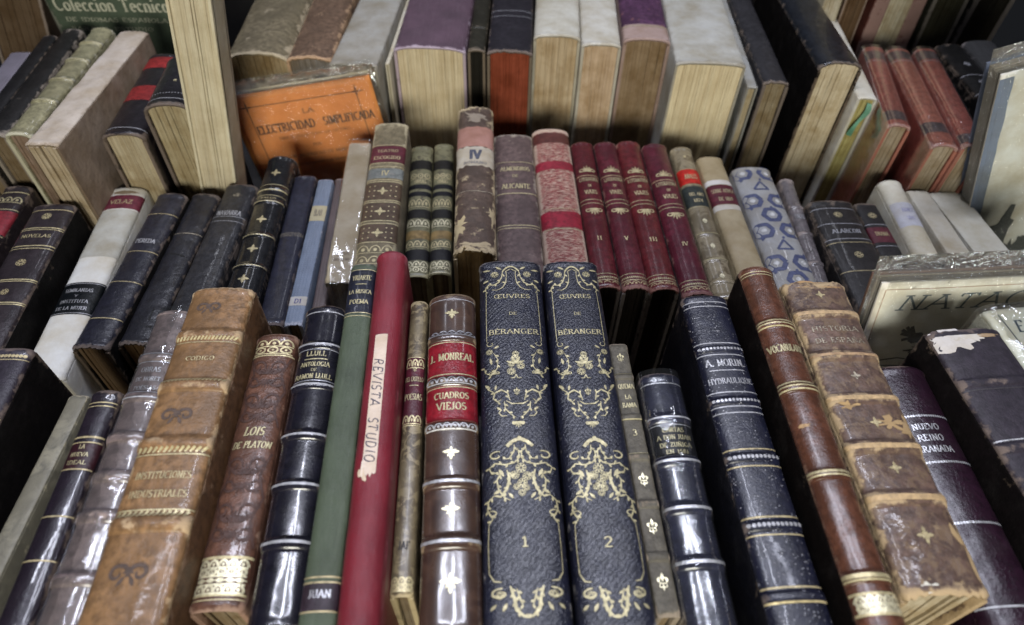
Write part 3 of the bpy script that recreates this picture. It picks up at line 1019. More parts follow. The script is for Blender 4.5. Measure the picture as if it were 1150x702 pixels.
# ---------------------------------------------------------------- every book: place, size (mm), cover and tooling (mm from the head)
BOOKS = [
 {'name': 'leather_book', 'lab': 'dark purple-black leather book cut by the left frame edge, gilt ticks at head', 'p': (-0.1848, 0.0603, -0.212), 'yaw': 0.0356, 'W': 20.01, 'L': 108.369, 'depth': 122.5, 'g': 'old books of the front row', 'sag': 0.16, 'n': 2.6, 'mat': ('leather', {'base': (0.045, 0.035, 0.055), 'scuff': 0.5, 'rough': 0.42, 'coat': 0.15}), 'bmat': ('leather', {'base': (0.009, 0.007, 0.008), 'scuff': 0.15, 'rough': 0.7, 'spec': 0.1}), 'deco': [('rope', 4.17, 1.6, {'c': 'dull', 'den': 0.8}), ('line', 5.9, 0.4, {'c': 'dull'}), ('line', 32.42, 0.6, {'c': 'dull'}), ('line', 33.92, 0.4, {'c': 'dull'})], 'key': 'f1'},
 {'name': 'parchment_book', 'lab': 'thin grey mottled parchment book with blank spine, second from the left in front', 'p': (-0.1709, 0.0629, -0.234), 'yaw': -0.0343, 'W': 7.47, 'L': 97.8239, 'depth': 100.5, 'g': 'old books of the front row', 'sag': 0.12, 'n': 2.6, 'mat': ('marble', {'base': (0.2, 0.185, 0.14), 'spot': (0.085, 0.08, 0.065), 'rough': 0.55, 'scale': 150, 'edge': (0.42, 0.62)}), 'deco': [], 'key': 'f2'},
 {'name': 'leather_book', 'lab': 'narrow black glossy leather book with small maroon label, next to the grey parchment one', 'p': (-0.1479, 0.0614, -0.222), 'yaw': 0.0165, 'W': 10.92, 'L': 93.2392, 'depth': 112.5, 'g': 'old books of the front row', 'sag': 0.28, 'n': 2.1, 'mat': ('leather', {'base': (0.03, 0.022, 0.035), 'scuff': 0.45, 'rough': 0.3, 'coat': 0.5}), 'deco': [('line', 5.95, 0.5, {'c': 'dull'}), ('line', 7.58, 0.4, {'c': 'dull'}), ('line', 21.28, 0.8, {'c': 'dull'}), ('label', 23.9, 34.06, (0.055, 0.014, 0.022), {'kw': {'rough': 0.35, 'scuff': 0.2}}), ('text', 'LA', 24.28, 26.31, 0.18, {'c': 'pale'}), ('text', 'NUEVA', 27.59, 29.41, 0.55, {'c': 'pale'}), ('text', 'IDEAL', 30.85, 32.64, 0.6, {'c': 'pale'}), ('line', 23.53, 0.5, {'c': 'dull'}), ('line', 34.41, 0.5, {'c': 'dull'}), ('line', 52.18, 0.5, {'c': 'dull'}), ('line', 67.45, 0.5, {'c': 'dull'})], 'key': 'f3'},
 {'name': 'leather_book', 'lab': 'taupe leather book under shiny film, left of the big tan volume', 'p': (-0.1326, 0.0483, -0.22), 'yaw': 0.009, 'W': 14.83, 'L': 145.9779, 'depth': 114.5, 'g': 'old books of the front row', 'sag': 0.26, 'n': 2.2, 'mat': ('leather', {'base': (0.15, 0.115, 0.112), 'scuff': 0.3, 'rough': 0.35, 'coat': 1.0, 'coatrough': 0.09, 'dents': 0.1, 'mottle': 0.4}), 'bands': [(25.06, 2.2, 0.9), (44.48, 2.4, 1.0), (62.17, 2.4, 1.0), (78.0, 2.4, 1.0), (92.89, 2.4, 1.0), (114.04, 2.4, 1)], 'deco': [('line', 24.16, 0.5, {'c': 'silverdull'}), ('line', 45.3, 0.5, {'c': 'silverdull'}), ('text', 'OBRAS', 30.42, 33.05, 0.5, {'c': 'silverdull'}), ('text', 'DE MORET', 35.22, 37.36, 0.62, {'c': 'silverdull'}), ('text', 'POESIAS', 39.48, 41.58, 0.55, {'c': 'silverdull'}), ('line', 27.76, 0.4, {'c': 'silverdull'}), ('line', 42.83, 0.4, {'c': 'silverdull'})], 'wrap': {'crinkle': 0.12, 'amp': 0.06, 'off': 0.4, 'ends': False, 'haze': 0.01}, 'key': 'f4'},
 {'name': 'leather_book', 'lab': 'biggest tan calf leather book, broad smooth spine with stamped dark scrolls and gilt title', 'p': (-0.1084, 0.0364, -0.209), 'yaw': 0.0126, 'W': 25.42, 'L': 160.7428, 'depth': 125.5, 'g': 'old books of the front row', 'sag': 0.15, 'n': 2.7, 'rag': (0.8, 0), 'mat': ('leather', {'base': (0.2, 0.112, 0.052), 'worn': (0.38, 0.27, 0.16), 'scuff': 0.42, 'rough': 0.4, 'mottle': 0.65, 'coat': 0.12, 'dents': 0.2}), 'bmat': ('leather', {'base': (0.11, 0.055, 0.026), 'scuff': 0.45, 'rough': 0.5}), 'bands': [(25.72, 2.6, 1.0), (50.11, 2.8, 1.1), (74.59, 2.8, 1.1), (104.04, 3, 1.1)], 'deco': [('fl', 11.6, 'bow', 6.2, {'c': 'ink:.075,.048,.036', 'x': -0.12}), ('fl', 63.32, 'bow', 7, {'c': 'ink:.075,.048,.036', 'x': -0.08}), ('fl', 119.87, 'bow', 7.5, {'c': 'ink:.07,.045,.034', 'x': -0.05}), ('rope', 27.99, 1.5, {'c': 'gold', 'slant': 1, 'den': 0.9}), ('rope', 48.09, 1.5, {'c': 'gold', 'slant': 1, 'den': 0.9}), ('line', 29.78, 0.35, {'c': 'dull'}), ('text', 'CODIGO', 36.79, 38.94, 0.42, {'c': 'gold'}), ('rope', 77.39, 2.0, {'c': 'gold', 'slant': 1, 'den': 0.85}), ('line', 79.12, 0.5, {'c': 'gold'}), ('rope', 100.74, 2.0, {'c': 'gold', 'slant': 1, 'den': 0.85}), ('line', 99.37, 0.5, {'c': 'gold'}), ('text', 'INSTITUCIONES', 85.53, 88.49, 0.72, {'c': 'dull'}), ('text', 'INDUSTRIALES', 92.35, 95.19, 0.74, {'c': 'dull'})], 'key': 'f5'},
 {'name': 'leather_book', 'lab': 'brown tooled leather book lettered LOIS DE PLATON with gilt lace at both ends', 'p': (-0.0873, 0.0697, -0.223), 'yaw': 0.0107, 'W': 17.14, 'L': 112.8081, 'depth': 111.5, 'g': 'old books of the front row', 'sag': 0.24, 'n': 2.2, 'mat': ('leather', {'base': (0.105, 0.05, 0.034), 'scuff': 0.35, 'rough': 0.3, 'mottle': 0.6, 'coat': 0.25, 'dents': 0.2}), 'pages': (0.2, 0.155, 0.1), 'rec': 3, 'deco': [('lace', 3.2, 10.75, 2, {'c': 'gold', 'w': 0.7}), ('line', 11.68, 0.6, {'c': 'gold'}), ('line', 2.72, 0.7, {'c': 'gold'}), ('blindscroll', 13.06, 45.27, {'c': 'ink:.05,.022,.016', 'off': 0.3}), ('text', 'LOIS', 45.66, 49.72, 0.42, {'c': 'pale', 'it': 0.2, 'wt': 0.21}), ('text', 'DE PLATON', 51.81, 55.01, 0.8, {'c': 'pale', 'it': 0.2, 'wt': 0.2}), ('blindscroll', 56.67, 92.44, {'c': 'ink:.05,.022,.016', 'off': 0.3}), ('lace', 96.33, 107.22, 4, {'c': 'bright', 'w': 0.85}), ('line', 95.74, 1.0, {'c': 'gold'}), ('line', 107.77, 0.8, {'c': 'gold'}), ('line', 109.42, 0.7, {'c': 'gold'}), ('line', 110.51, 0.5, {'c': 'dull'})], 'key': 'f6'},
 {'name': 'leather_book', 'lab': 'glossy black-blue leather book titled ANTOLOGIA DE RAMON LLULL with raised bands', 'p': (-0.0671, 0.0618, -0.219), 'yaw': 0.0165, 'W': 17.02, 'L': 132.9374, 'depth': 115.5, 'g': 'old books of the front row', 'sag': 0.3, 'n': 2.0, 'mat': ('leather', {'base': (0.018, 0.017, 0.03), 'scuff': 0.12, 'rough': 0.26, 'coat': 0.9, 'coatrough': 0.12, 'mottle': 0.3, 'dents': 0.06, 'grain': 0.1}), 'bands': [(21.86, 1.9, 0.9), (41.86, 1.9, 0.9), (64.25, 2.0, 1.0), (84.29, 2.1, 1.0), (105.06, 2.2, 1.0)], 'deco': [('line', 3.87, 0.6, {'c': 'silver'}), ('line', 21.86, 0.9, {'c': 'silverdull'}), ('line', 24.18, 0.4, {'c': 'silver'}), ('line', 41.86, 0.9, {'c': 'silverdull'}), ('line', 39.73, 0.4, {'c': 'silver'}), ('text', 'LLULL', 25.1, 27.84, 0.46, {'c': 'pale'}), ('line', 29.19, 0.45, {'c': 'pale', 'psi': 1.0}), ('text', 'ANTOLOGIA', 30.54, 32.99, 0.66, {'c': 'pale'}), ('text', 'DE', 33.87, 35.41, 0.13, {'c': 'pale'}), ('text', 'RAMON LLULL', 36.28, 38.87, 0.82, {'c': 'pale'}), ('line', 64.25, 0.9, {'c': 'silverdull'}), ('line', 84.29, 0.96, {'c': 'silverdull'}), ('line', 105.06, 1.02, {'c': 'silverdull'}), ('line', 130.16, 1.2, {'c': 'gold'})], 'key': 'f7'},
 {'name': 'cloth_book', 'lab': 'slim olive green cloth book with a navy label lettered LA MUSICA POEMA at its head', 'p': (-0.0522, 0.0539, -0.214), 'yaw': 0.0105, 'W': 11.33, 'L': 161.1566, 'depth': 120.5, 'g': 'old books of the front row', 'sag': 0.22, 'n': 2.3, 'mat': ('cloth', {'base': (0.052, 0.07, 0.043), 'rough': 0.5, 'scuff': 0.25, 'wscale': 4800}), 'deco': [('label', 3.66, 29.84, (0.02, 0.024, 0.048), {'kw': {'rough': 0.35, 'scuff': 0.3, 'coat': 0.3}}), ('line', 4.21, 0.5, {'c': 'pale'}), ('text', 'YRIARTE', 7.52, 10.77, 0.7, {'c': 'pale'}), ('line', 12.91, 0.4, {'c': 'pale', 'psi': 1.2}), ('text', 'LA MUSICA', 16.09, 18.7, 0.82, {'c': 'pale'}), ('text', 'POEMA', 21.8, 24.6, 0.68, {'c': 'pale'}), ('line', 29.35, 0.4, {'c': 'pale'}), ('line', 31.08, 0.4, {'c': 'pale'}), ('line', 138.95, 0.5, {'c': 'dull'}), ('label', 140.87, 149.08, (0.05, 0.03, 0.045), {'kw': {'scuff': 0.5}}), ('text', 'JUAN', 142.76, 145.42, 0.6, {'c': 'silver'}), ('line', 140.59, 0.5, {'c': 'dull'}), ('line', 149.34, 0.5, {'c': 'dull'})], 'key': 'f8'},
 {'name': 'cloth_folder', 'lab': 'tall plain crimson cloth volume with a handwritten cream paper strip REVISTA STUDIO', 'p': (-0.0393, 0.0463, -0.21), 'yaw': 0.0125, 'W': 13.15, 'L': 172.6554, 'depth': 116.5, 'g': 'old books of the front row', 'sag': 0.42, 'n': 2.0, 'mat': ('cloth', {'base': (0.15, 0.011, 0.021), 'rough': 0.42, 'scuff': 0.35, 'weave': 0.3, 'wscale': 4200, 'worn': (0.24, 0.06, 0.08)}), 'deco': [('tape', 48.37, 110.21)], 'key': 'f9'},
 {'name': 'marbled_book', 'lab': 'narrow brown marbled book with maroon label POESIA, right of the crimson volume', 'p': (-0.029, 0.0735, -0.227), 'yaw': 0.0047, 'W': 7.59, 'L': 130.1797, 'depth': 107.5, 'g': 'old books of the front row', 'sag': 0.3, 'n': 2.1, 'mat': ('marble', {'base': (0.25, 0.2, 0.115), 'spot': (0.035, 0.022, 0.014), 'scale': 280, 'edge': (0.44, 0.51), 'rough': 0.42, 'coat': 0.2}), 'pages': (0.2, 0.155, 0.1), 'deco': [('label', 32.56, 65.12, (0.075, 0.012, 0.022), {'kw': {'rough': 0.38, 'scuff': 0.35}}), ('lace', 33.03, 37.66, 1, {'c': 'gold', 'w': 0.6}), ('text', 'DEL CASTILLO', 42.2, 44.88, 0.9, {'c': 'pale'}), ('line', 46.64, 0.4, {'c': 'pale', 'psi': 1.1}), ('text', 'POESIAS', 50.56, 53.98, 0.86, {'c': 'pale'}), ('lace', 60.66, 64.72, 1, {'c': 'gold', 'w': 0.6}), ('fl', 38.58, 'lily', 3, {'c': 'gold'}), ('line', 32.33, 0.4, {'c': 'gold'}), ('line', 65.52, 0.4, {'c': 'gold'}), ('text', 'JAF', 111.61, 114.72, 0.5, {'ink': (0.02, 0.018, 0.02)}), ('lace', 123.72, 128.34, 2, {'c': 'gold', 'w': 0.7})], 'key': 'f10'},
 {'name': 'leather_book', 'lab': 'brown mottled glossy book with two red labels J. MONREAL and CUADROS VIEJOS', 'p': (-0.0122, 0.058, -0.219), 'yaw': 0.015, 'W': 20.08, 'L': 142.4102, 'depth': 115.5, 'g': 'old books of the front row', 'sag': 0.27, 'n': 2.05, 'mat': ('marble', {'base': (0.075, 0.043, 0.031), 'spot': (0.028, 0.015, 0.013), 'rough': 0.3, 'scale': 110, 'coat': 1.0, 'edge': (0.42, 0.6)}), 'bands': [(24.52, 2.2, 1.0), (46.96, 2.2, 1.0), (67.17, 2.2, 1.0), (90.33, 2.3, 1.0), (112.1, 2.5, 1.0)], 'deco': [('line', 3.45, 0.6, {'c': 'silver'}), ('fl', 11.71, 'broad', 5.0, {'c': 'pale'}), ('lace', 21.15, 24.04, 1, {'c': 'silverdull', 'w': 0.5}), ('label', 26.9, 44.58, (0.2, 0.01, 0.018), {'kw': {'rough': 0.3, 'scuff': 0.08, 'coat': 0.8, 'mottle': 0.2}}), ('text', 'J. MONREAL', 32.96, 37.06, 0.86, {'c': 'pale', 'wt': 0.22}), ('line', 27.61, 0.5, {'c': 'pale'}), ('line', 43.71, 0.5, {'c': 'pale'}), ('lace', 45.45, 48.46, 1, {'c': 'silverdull', 'w': 0.5}), ('label', 49.31, 66.0, (0.2, 0.01, 0.018), {'kw': {'rough': 0.3, 'scuff': 0.08, 'coat': 0.8, 'mottle': 0.2}}), ('text', 'CUADROS', 52.26, 55.58, 0.66, {'c': 'pale', 'wt': 0.22}), ('text', 'VIEJOS', 57.01, 60.66, 0.56, {'c': 'pale', 'wt': 0.22}), ('line', 49.94, 0.5, {'c': 'pale'}), ('line', 65.22, 0.5, {'c': 'pale'}), ('lace', 66.59, 69.1, 1, {'c': 'silverdull', 'w': 0.5}), ('fl', 78.84, 'broad', 5.2, {'c': 'bright'}), ('line', 90.33, 1.08, {'c': 'silver'}), ('fl', 100.83, 'broad', 5.4, {'c': 'bright'}), ('line', 112.1, 1.14, {'c': 'silver'}), ('fl', 125.5, 'broad', 6.0, {'c': 'bright'})], 'key': 'f11'},
 {'name': 'leather_book', 'lab': 'dark blue grained book ŒUVRES DE BÉRANGER with gilt scrolls, volume 1', 'p': (0.0122, 0.057, -0.22), 'yaw': 0.0001, 'W': 28.32, 'L': 164.8745, 'depth': 114.5, 'g': 'two matching gilt-tooled dark blue volumes', 'sag': 0.17, 'n': 2.7, 'rag': (0.5, 0), 'pitch': 0, 'mat': ('leather', {'base': (0.013, 0.015, 0.036), 'scuff': 0.16, 'rough': 0.34, 'spec': 0.5, 'coat': 0.16, 'coatrough': 0.3, 'diag': True, 'mottle': 0.3, 'grain': 0.3, 'worn': (0.17, 0.16, 0.16), 'dents': 0.03}), 'deco': [('beranger', [0.59, 15.55, 29.6, 42.83, 55.29, 67.06, 78.2, 88.74, 98.75, 108.25, 117.29, 125.9, 134.11, 141.94, 149.42, 156.58, 163.43], {'c': 'pale'}), ('text', 'ŒUVRES', 21.64, 24.2, 0.56, {'c': 'pale', 'wt': 0.2}), ('text', 'DE', 32.13, 33.91, 0.12, {'c': 'pale'}), ('text', 'BÉRANGER', 41.65, 44.58, 0.74, {'c': 'pale', 'wt': 0.2}), ('text', '1', 132.08, 136.05, 0.09, {'c': 'pale', 'wt': 0.24})], 'key': 'f12'},
 {'name': 'leather_book', 'lab': 'dark blue grained book ŒUVRES DE BÉRANGER with gilt scrolls, volume 2', 'p': (0.0403, 0.056, -0.22), 'yaw': -0.0002, 'W': 24.8, 'L': 165.0026, 'depth': 114.5, 'g': 'two matching gilt-tooled dark blue volumes', 'sag': 0.17, 'n': 2.7, 'rag': (0.5, 0), 'mat': ('leather', {'base': (0.013, 0.015, 0.036), 'scuff': 0.16, 'rough': 0.34, 'spec': 0.5, 'coat': 0.16, 'coatrough': 0.3, 'diag': True, 'mottle': 0.3, 'grain': 0.3, 'worn': (0.17, 0.16, 0.16), 'dents': 0.03}), 'deco': [('beranger', [0.3, 15.3, 29.39, 42.65, 55.15, 66.95, 78.11, 88.69, 98.72, 108.25, 117.31, 125.94, 134.17, 142.02, 149.52, 156.7, 163.57], {'c': 'pale'}), ('text', 'ŒUVRES', 21.41, 23.98, 0.56, {'c': 'pale', 'wt': 0.2}), ('text', 'DE', 31.92, 33.71, 0.12, {'c': 'pale'}), ('text', 'BÉRANGER', 41.47, 44.4, 0.74, {'c': 'pale', 'wt': 0.2}), ('text', '2', 132.14, 136.11, 0.13, {'c': 'pale', 'wt': 0.24})], 'key': 'f13'},
 {'name': 'leather_book', 'lab': 'thin olive grey book with gilt lily tools and number 3, beside blue volume 2', 'p': (0.0579, 0.064, -0.226), 'yaw': 0.0066, 'W': 7.82, 'L': 112.1399, 'depth': 108.5, 'g': 'old books of the front row', 'sag': 0.14, 'n': 2.8, 'mat': ('leather', {'base': (0.088, 0.078, 0.06), 'scuff': 0.3, 'rough': 0.5, 'mottle': 0.3, 'grain': 0.35}), 'pages': (0.2, 0.155, 0.1), 'bands': [(17.6, 1.5, 0.5), (36.95, 1.5, 0.5), (54.61, 1.5, 0.5), (73.53, 1.6, 0.5), (92.53, 1.7, 0.5)], 'deco': [('fl', 7.93, 'lily', 5.0, {'c': 'pale'}), ('line', 16.25, 0.4, {'c': 'pale'}), ('text', 'QUEMA', 21.18, 23.82, 0.8, {'c': 'pale'}), ('text', 'LA', 26.42, 28.79, 0.3, {'c': 'pale'}), ('text', 'RAMA', 30.28, 32.8, 0.7, {'c': 'pale'}), ('line', 38.17, 0.4, {'c': 'pale'}), ('text', '3', 42.61, 45.78, 0.22, {'c': 'pale'}), ('line', 53.1, 0.4, {'c': 'pale'}), ('fl', 64.12, 'lily', 6.0, {'c': 'bright'}), ('fl', 82.15, 'lily', 6.2, {'c': 'bright'}), ('fl', 101.17, 'lily', 6.4, {'c': 'bright'})], 'key': 'f14'},
 {'name': 'leather_book', 'lab': 'glossy slate blue book with raised bands, titled CARTAS A DON JUAN DE ZUÑIGA', 'p': (0.0709, 0.05, -0.222), 'yaw': -0.0058, 'W': 16.69, 'L': 107.3615, 'depth': 112.5, 'g': 'old books of the front row', 'sag': 0.3, 'n': 2.1, 'mat': ('leather', {'base': (0.034, 0.036, 0.07), 'scuff': 0.1, 'rough': 0.28, 'coat': 1.0, 'coatrough': 0.12, 'mottle': 0.4, 'dents': 0.06, 'grain': 0.08}), 'bands': [(21.45, 2.1, 1.0), (39.88, 2.2, 1.0), (58.34, 2.2, 1.0), (77.49, 2.3, 1.0)], 'deco': [('line', 5.11, 0.6, {'c': 'silver'}), ('line', 21.45, 0.72, {'c': 'silver'}), ('label', 23.65, 38.04, (0.012, 0.012, 0.017), {'kw': {'rough': 0.35, 'scuff': 0.1}}), ('text', 'CARTAS', 25.83, 27.98, 0.48, {'c': 'pale', 'wt': 0.22}), ('text', 'A DON JUAN', 28.96, 31.08, 0.76, {'c': 'pale', 'wt': 0.22}), ('text', 'DE ZUÑIGA', 32.22, 34.31, 0.7, {'c': 'pale', 'wt': 0.22}), ('text', 'EN 1581', 35.25, 37.11, 0.5, {'c': 'pale', 'wt': 0.22}), ('line', 24.45, 0.35, {'c': 'silver'}), ('line', 37.86, 0.35, {'c': 'silver'}), ('line', 39.88, 0.96, {'c': 'silver'}), ('line', 58.34, 1.08, {'c': 'silver'}), ('line', 77.49, 1.14, {'c': 'silver'})], 'wrap': {'crinkle': 0.12, 'amp': 0.05, 'off': 0.4, 'ends': False, 'haze': 0.01}, 'key': 'f15'},
 {'name': 'leather_book', 'lab': 'navy speckled book lettered A. MORIN with gilt double rules, before the burgundy set', 'p': (0.096, 0.0509, -0.214), 'yaw': 0.0004, 'W': 19.73, 'L': 141.8414, 'depth': 120.5, 'g': 'old books of the front row', 'sag': 0.2, 'n': 2.4, 'mat': ('leather', {'base': (0.012, 0.014, 0.038), 'scuff': 0.12, 'rough': 0.38, 'coat': 0.15, 'mottle': 0.25, 'speck': 1.0, 'spec': 0.5}), 'bmat': ('leather', {'base': (0.008, 0.008, 0.014), 'scuff': 0.12, 'rough': 0.5, 'spec': 0.15}), 'bands': [(29.74, 1.6, 0.6), (54.72, 1.6, 0.6), (78.86, 1.7, 0.6), (104.1, 1.8, 0.6), (127.47, 2, 0.7)], 'deco': [('line', 4.22, 0.5, {'c': 'silverdull'}), ('line', 6.79, 0.5, {'c': 'silverdull'}), ('line', 26.74, 0.5, {'c': 'silverdull'}), ('rope', 29.74, 1.3, {'c': 'silver', 'den': 1.0}), ('line', 32.7, 0.5, {'c': 'silverdull'}), ('text', 'A. MORIN.', 34.94, 38.71, 0.78, {'c': 'silver'}), ('line', 40.45, 0.4, {'c': 'silver', 'psi': 0.85}), ('text', 'HYDRAULIQUE', 44.12, 47.09, 0.86, {'c': 'silverdull', 'wt': 0.16}), ('line', 50.84, 0.5, {'c': 'silverdull'}), ('rope', 54.72, 1.3, {'c': 'silver', 'den': 1.0}), ('line', 57.34, 0.5, {'c': 'silverdull'}), ('line', 60.11, 0.5, {'c': 'silverdull'}), ('line', 75.62, 0.5, {'c': 'dull'}), ('rope', 78.86, 1.5, {'c': 'silverdull', 'den': 1.0}), ('line', 82.39, 0.5, {'c': 'dull'}), ('line', 101.3, 0.6, {'c': 'dull'}), ('rope', 104.1, 1.5, {'c': 'silverdull', 'den': 1.0}), ('line', 107.48, 0.5, {'c': 'dull'}), ('line', 124.48, 0.6, {'c': 'dull'}), ('line', 129.07, 0.6, {'c': 'dull'})], 'key': 'f16'},  # boards darkened: shade of the gap on the right put into their colour
 {'name': 'leather_book', 'lab': 'narrow glossy chestnut leather book lettered VOCABULARIO with gilt ring bands', 'p': (0.117, 0.0465, -0.206), 'yaw': -0.018, 'W': 14.65, 'L': 155.7453, 'depth': 128.5, 'g': 'old books of the front row', 'sag': 0.34, 'n': 2.0, 'mat': ('leather', {'base': (0.09, 0.036, 0.022), 'scuff': 0.22, 'rough': 0.28, 'coat': 0.4, 'mottle': 0.6, 'coatrough': 0.2}), 'bmat': ('leather', {'base': (0.008, 0.005, 0.005), 'scuff': 0.1, 'rough': 0.7, 'spec': 0.1, 'mottle': 0.2}), 'bands': [(32.4, 2.0, 0.7), (63.82, 2.0, 0.7), (99.34, 2.0, 0.6), (134.07, 2.0, 0.6)], 'deco': [('line', 3.63, 0.5, {'c': 'gold'}), ('line', 5.24, 0.4, {'c': 'gold'}), ('line', 31.45, 0.9, {'c': 'gold'}), ('line', 32.87, 0.6, {'c': 'gold'}), ('line', 34.28, 0.5, {'c': 'gold'}), ('text', 'VOCABULARIO', 43.43, 47.41, 0.92, {'c': 'pale', 'wt': 0.24}), ('line', 61.79, 0.9, {'c': 'gold'}), ('line', 63.42, 0.7, {'c': 'gold'}), ('line', 65.03, 0.6, {'c': 'gold'}), ('line', 98.68, 1.0, {'c': 'gold'}), ('line', 100.01, 0.6, {'c': 'gold'}), ('line', 133.8, 1.4, {'c': 'gold'}), ('line', 135.14, 0.6, {'c': 'gold'}), ('lace', 139.63, 144.24, 2, {'c': 'bright', 'w': 0.9}), ('line', 139.11, 0.9, {'c': 'gold'}), ('line', 144.99, 0.9, {'c': 'gold'}), ('patch', 80.42, 3.4, 1.6, (0.4, 0.25, 0.12), {'x': -0.25, 'm': 'leather'})], 'key': 'f17'},  # near-black boards paint in the shade of the wedge beside the navy book
 {'name': 'leather_book', 'lab': 'worn brown leather book with rubbed tan bands and ragged head, its lower page edges showing', 'p': (0.1416, 0.0617, -0.209), 'yaw': -0.0172, 'W': 27.22, 'L': 134.3144, 'depth': 125.5, 'g': 'old books of the front row', 'sag': 0.15, 'n': 2.8, 'rag': (2.2, 1.6), 'warp': 0.35, 'mat': ('leather', {'base': (0.105, 0.066, 0.052), 'worn': (0.35, 0.255, 0.15), 'scuff': 0.66, 'spots': (0.135, 0.09, 0.06), 'rough': 0.42, 'mottle': 0.8, 'coat': 0.2, 'dents': 0.35}), 'pages': (0.5, 0.44, 0.33), 'rec': 3.2, 'prough': 0.8, 'bands': [(19.38, 2.6, 1.0), (41.28, 2.6, 1.0), (61.44, 2.6, 1.0), (81.86, 2.8, 1.0), (101.52, 2.8, 1.0)], 'deco': [('fl', 8.81, 'cross', 4.4, {'c': 'dull'}), ('line', 19.38, 1.8, {'c': 'ink:.38,.26,.14', 'psi': 0.1}), ('line', 41.28, 1.3, {'c': 'ink:.34,.22,.12', 'psi': 0.1}), ('line', 61.44, 1.8, {'c': 'ink:.42,.29,.15', 'psi': 0.1}), ('line', 81.86, 2.0, {'c': 'ink:.42,.29,.15', 'psi': 0.1}), ('line', 101.52, 2.2, {'c': 'ink:.42,.29,.15', 'psi': 0.1}), ('text', 'HISTORIA', 26.15, 28.98, 0.7, {'c': 'faint'}), ('text', 'DE ESPAÑA', 32.24, 34.99, 0.72, {'c': 'faint'}), ('fl', 51.2, 'cross', 4.2, {'c': 'faint'}), ('fl', 71.93, 'cross', 4.6, {'c': 'dull'}), ('fl', 90.26, 'cross', 4.8, {'c': 'dull'}), ('fl', 114.48, 'cross', 6, {'c': 'dull'}), ('patch', 72.31, 9, 5, (0.36, 0.25, 0.13), {'x': 0.2, 'jag': 1.0}), ('patch', 74.19, 4, 9, (0.34, 0.24, 0.13), {'x': 0.44, 'jag': 0.9}), ('patch', 117.13, 3.4, 14, (0.4, 0.29, 0.16), {'x': 0.46, 'jag': 0.9}), ('patch', 64.61, 5, 3, (0.36, 0.25, 0.13), {'x': -0.25, 'jag': 1.0}), ('patch', 131.13, 6, 3, (0.6, 0.58, 0.52), {'x': -0.2, 'jag': 0.6}), ('patch', 3.07, 18, 2.8, (0.38, 0.25, 0.13), {'x': -0.15, 'jag': 0.8}), ('patch', 3.59, 10, 2.2, (0.38, 0.25, 0.13), {'x': 0.3, 'jag': 0.8})], 'key': 'f18'},
 {'name': 'leather_book', 'lab': 'broad deep purple crinkled book titled NUEVO REINO GRANADA', 'p': (0.1733, 0.0436, -0.226), 'yaw': -0.0233, 'W': 23.69, 'L': 117.8811, 'depth': 108.5, 'g': 'old books of the front row', 'sag': 0.28, 'n': 2.1, 'mat': ('leather', {'base': (0.036, 0.013, 0.028), 'scuff': 0.15, 'rough': 0.32, 'coat': 0.3, 'mottle': 0.5, 'dents': 0.2, 'grain': 0.35, 'gscale': 800, 'coatrough': 0.22}), 'deco': [('line', 2.74, 0.9, {'c': 'silverdull'}), ('rope', 24.87, 1.1, {'c': 'silver', 'den': 0.9}), ('text', 'NUEVO', 28.37, 31.41, 0.42, {'c': 'silver', 'x': -0.08, 'wt': 0.2}), ('text', 'REINO', 33.21, 36.38, 0.4, {'c': 'silver', 'x': -0.08, 'wt': 0.2}), ('text', 'GRANADA', 38.14, 41.23, 0.56, {'c': 'silver', 'x': -0.08, 'wt': 0.2}), ('rope', 45.21, 1.1, {'c': 'silver', 'den': 0.9}), ('rope', 69.17, 1.1, {'c': 'silver', 'den': 0.9}), ('line', 97.81, 0.7, {'c': 'silverdull'})], 'key': 'f19'},
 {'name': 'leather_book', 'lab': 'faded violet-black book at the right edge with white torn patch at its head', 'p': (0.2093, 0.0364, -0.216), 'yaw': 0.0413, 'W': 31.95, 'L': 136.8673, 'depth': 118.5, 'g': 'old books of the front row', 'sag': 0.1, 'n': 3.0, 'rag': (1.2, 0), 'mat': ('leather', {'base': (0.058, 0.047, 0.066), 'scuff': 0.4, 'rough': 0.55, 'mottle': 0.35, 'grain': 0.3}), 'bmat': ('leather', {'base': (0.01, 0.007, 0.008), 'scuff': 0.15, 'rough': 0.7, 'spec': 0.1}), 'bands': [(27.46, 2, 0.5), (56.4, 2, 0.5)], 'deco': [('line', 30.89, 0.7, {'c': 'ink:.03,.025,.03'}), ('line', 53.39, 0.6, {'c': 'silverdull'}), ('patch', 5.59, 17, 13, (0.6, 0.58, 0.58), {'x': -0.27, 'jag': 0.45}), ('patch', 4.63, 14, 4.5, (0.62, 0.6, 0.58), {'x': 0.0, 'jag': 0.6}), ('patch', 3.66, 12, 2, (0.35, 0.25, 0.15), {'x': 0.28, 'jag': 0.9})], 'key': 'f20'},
 {'name': 'paper_book', 'lab': 'pale grey-green film-wrapped book at the right edge, above the violet torn book', 'p': (0.2491, 0.0951, -0.222), 'yaw': 0.0765, 'W': 35.94, 'L': 94.8617, 'depth': 112.5, 'g': 'old books of the front row', 'sag': 0.08, 'n': 3.2, 'mat': ('paper', {'base': (0.58, 0.59, 0.5), 'stain': 0.4, 'rough': 0.45}), 'deco': [('text', 'E', 7.21, 14.39, 0.1, {'ink': (0.05, 0.07, 0.09), 'x': -0.22, 'it': 0.2}), ('vline', 1.94, 28.11, -0.36, 0.6, {'c': 'ink:.08,.09,.09'})], 'wrap': {'crinkle': 0.45, 'amp': 0.5, 'off': 1.2}, 'key': 'f21'},
